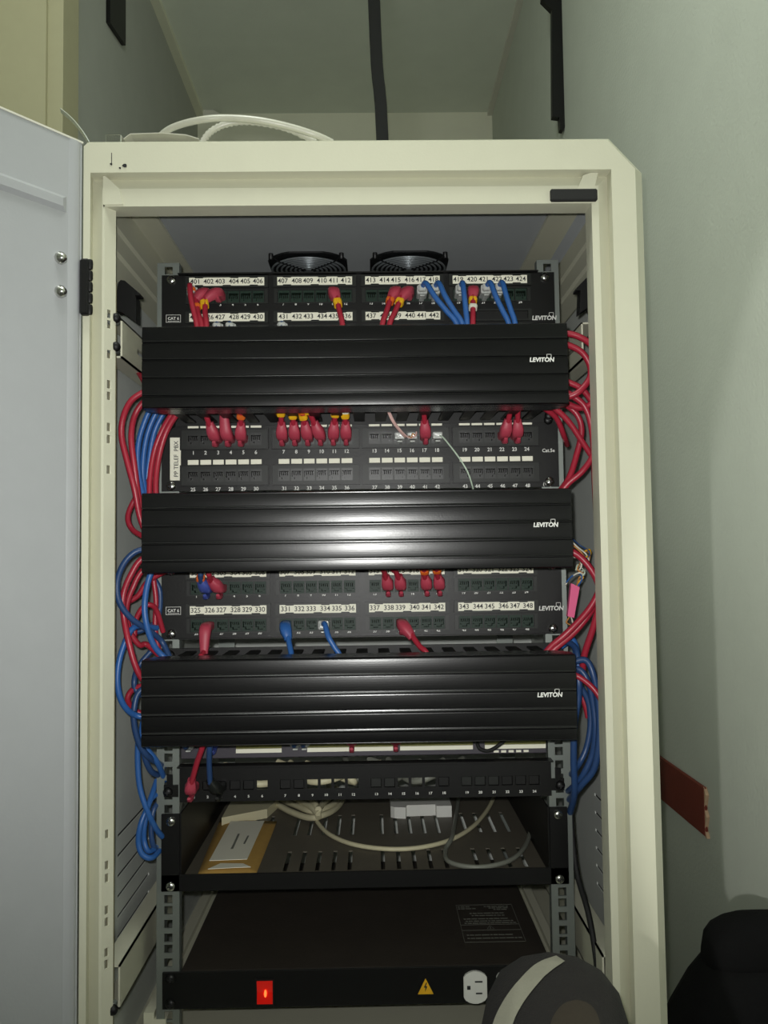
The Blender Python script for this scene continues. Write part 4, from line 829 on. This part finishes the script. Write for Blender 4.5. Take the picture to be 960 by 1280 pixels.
# ------------------------------------------------------------------ bag by the right wall
bg = thing('fabric_bag', 'black fabric bag on the floor against the right wall', 'bag', (.455, .06, ZF))
lv = [(-.86, .362, .543, .13), (-.80, .350, .545, .15), (-.70, .352, .545, .15), (-.63, .366, .545, .13), (-.585, .386, .545, .11), (-.545, .408, .545, .09), (-.522, .424, .545, .07)]
g = G(); P = [((a+b)/2, .06, z) for z, a, b, d in lv]; n = 18; v = []
for z, a, b, d in lv:
    for x_, y_ in sect(b-a, d, n): v.append(((a+b)/2+x_, .06+y_, z))
g.add(v, [(i*n+j, i*n+(j+1) % n, (i+1)*n+(j+1) % n, (i+1)*n+j) for i in range(len(lv)-1) for j in range(n)]+[tuple(range(n)), tuple((len(lv)-1)*n+j for j in range(n))], 0, True); obj('bag_body', g, BAGM, bg)
lv = [(-.540, .420, .545, .06), (-.515, .424, .545, .07), (-.495, .428, .545, .07), (-.482, .436, .545, .060), (-.473, .448, .540, .045), (-.467, .464, .530, .030), (-.464, .485, .515, .01)]
g = G(); v = []
for z, a, b, d in lv:
    for x_, y_ in sect(b-a, d, n): v.append(((a+b)/2+x_, .06+y_, z))
g.add(v, [(i*n+j, i*n+(j+1) % n, (i+1)*n+(j+1) % n, (i+1)*n+j) for i in range(len(lv)-1) for j in range(n)]+[tuple(range(n)), tuple((len(lv)-1)*n+j for j in range(n))], 0, True); obj('rolled_top', g, BAGM, bg)
# ------------------------------------------------------------------ crouching person: only one knee reaches the picture
import bmesh
V = [((-.02, -.94, -.60), .125), ((.06, -.88, -.59), .105), ((.085, -.64, -.54), .086), ((.125, -.41, -.468), .070), ((.170, -.262, -.398), .066), ((.172, -.225, -.446), .062), ((.178, -.26, -.58), .056), ((.190, -.33, -.70), .048), ((.195, -.37, -.800), .040), ((.192, -.31, -.828), .034), ((.190, -.22, -.833), .030),
     ((-.10, -.88, -.59), .105), ((-.13, -.68, -.66), .088), ((-.14, -.47, -.765), .072), ((-.14, -.42, -.79), .062), ((-.13, -.52, -.80), .055), ((-.13, -.74, -.805), .045), ((-.13, -.84, -.81), .038), ((-.13, -.90, -.83), .030)]
E_ = [(0, 1)]+[(i, i+1) for i in range(1, 10)]+[(0, 11)]+[(i, i+1) for i in range(11, 18)]
me = bpy.data.meshes.new('person'); me.from_pydata([p for p, r in V], E_, []); me.materials.append(TROUS)
po = bpy.data.objects.new('person', me); COL.objects.link(po)
md = po.modifiers.new('skin', 'SKIN'); sv = me.skin_vertices[0].data
for i, (p, r) in enumerate(V): sv[i].radius = (r, r); sv[i].use_root = (i == 0)
md.use_smooth_shade = True; po.modifiers.new('sub', 'SUBSURF').levels = 2; po.modifiers['sub'].render_levels = 2
bpy.context.view_layer.update()
ev = po.evaluated_get(bpy.context.evaluated_depsgraph_get()); bm2 = bpy.data.meshes.new_from_object(ev); bm2.name = 'person'
COL.objects.unlink(po); bpy.data.objects.remove(po)
po = bpy.data.objects.new('person', bm2); COL.objects.link(po)
if not bm2.materials: bm2.materials.append(TROUS)
for p in bm2.polygons: p.use_smooth = True
tag(po, 'person in dark trousers crouching, knee with grey stripe before the power strip', 'person')
from mathutils.bvhtree import BVHTree
bv = BVHTree.FromPolygons([v_.co.copy() for v_ in bm2.vertices], [tuple(p.vertices) for p in bm2.polygons])
def hit(x, y):
    d = (_f + (x-480)/F*_r - (y-640)/F*_u).normalized(); h = bv.ray_cast(CAM, d); return (h[0]+h[1]*.0012) if h[0] else None
def cloth_patch(name, A, B, m, n=16):   # strip of cloth on the leg between two edge lines
    a, b = spline([(x, y, 0) for x, y in A], n), spline([(x, y, 0) for x, y in B], n); rows = []
    k = min(len(a), len(b))
    for i in range(k):
        row = [hit(*(a[i].lerp(b[i], t_/6).xy)) for t_ in range(7)]
        if all(row): rows.append(row)
    if len(rows) < 2: return
    g = G().add([p for r_ in rows for p in r_], [(i*7+j, i*7+j+1, (i+1)*7+j+1, (i+1)*7+j) for i in range(len(rows)-1) for j in range(6)], 0, True)
    obj(name, g, m, po)
cloth_patch('trouser_stripe', [(613, 1295), (622, 1268), (640, 1238), (668, 1208), (695, 1196)], [(638, 1295), (645, 1272), (660, 1247), (684, 1219), (706, 1203)], STRIPE)
cloth_patch('knee_patch', [(684, 1300), (690, 1275), (702, 1258), (715, 1252)], [(752, 1300), (748, 1275), (738, 1258), (722, 1251)], mat('dark_brown_patch', (48, 41, 31), .9, var=.15, bump=.3, bscale=400))
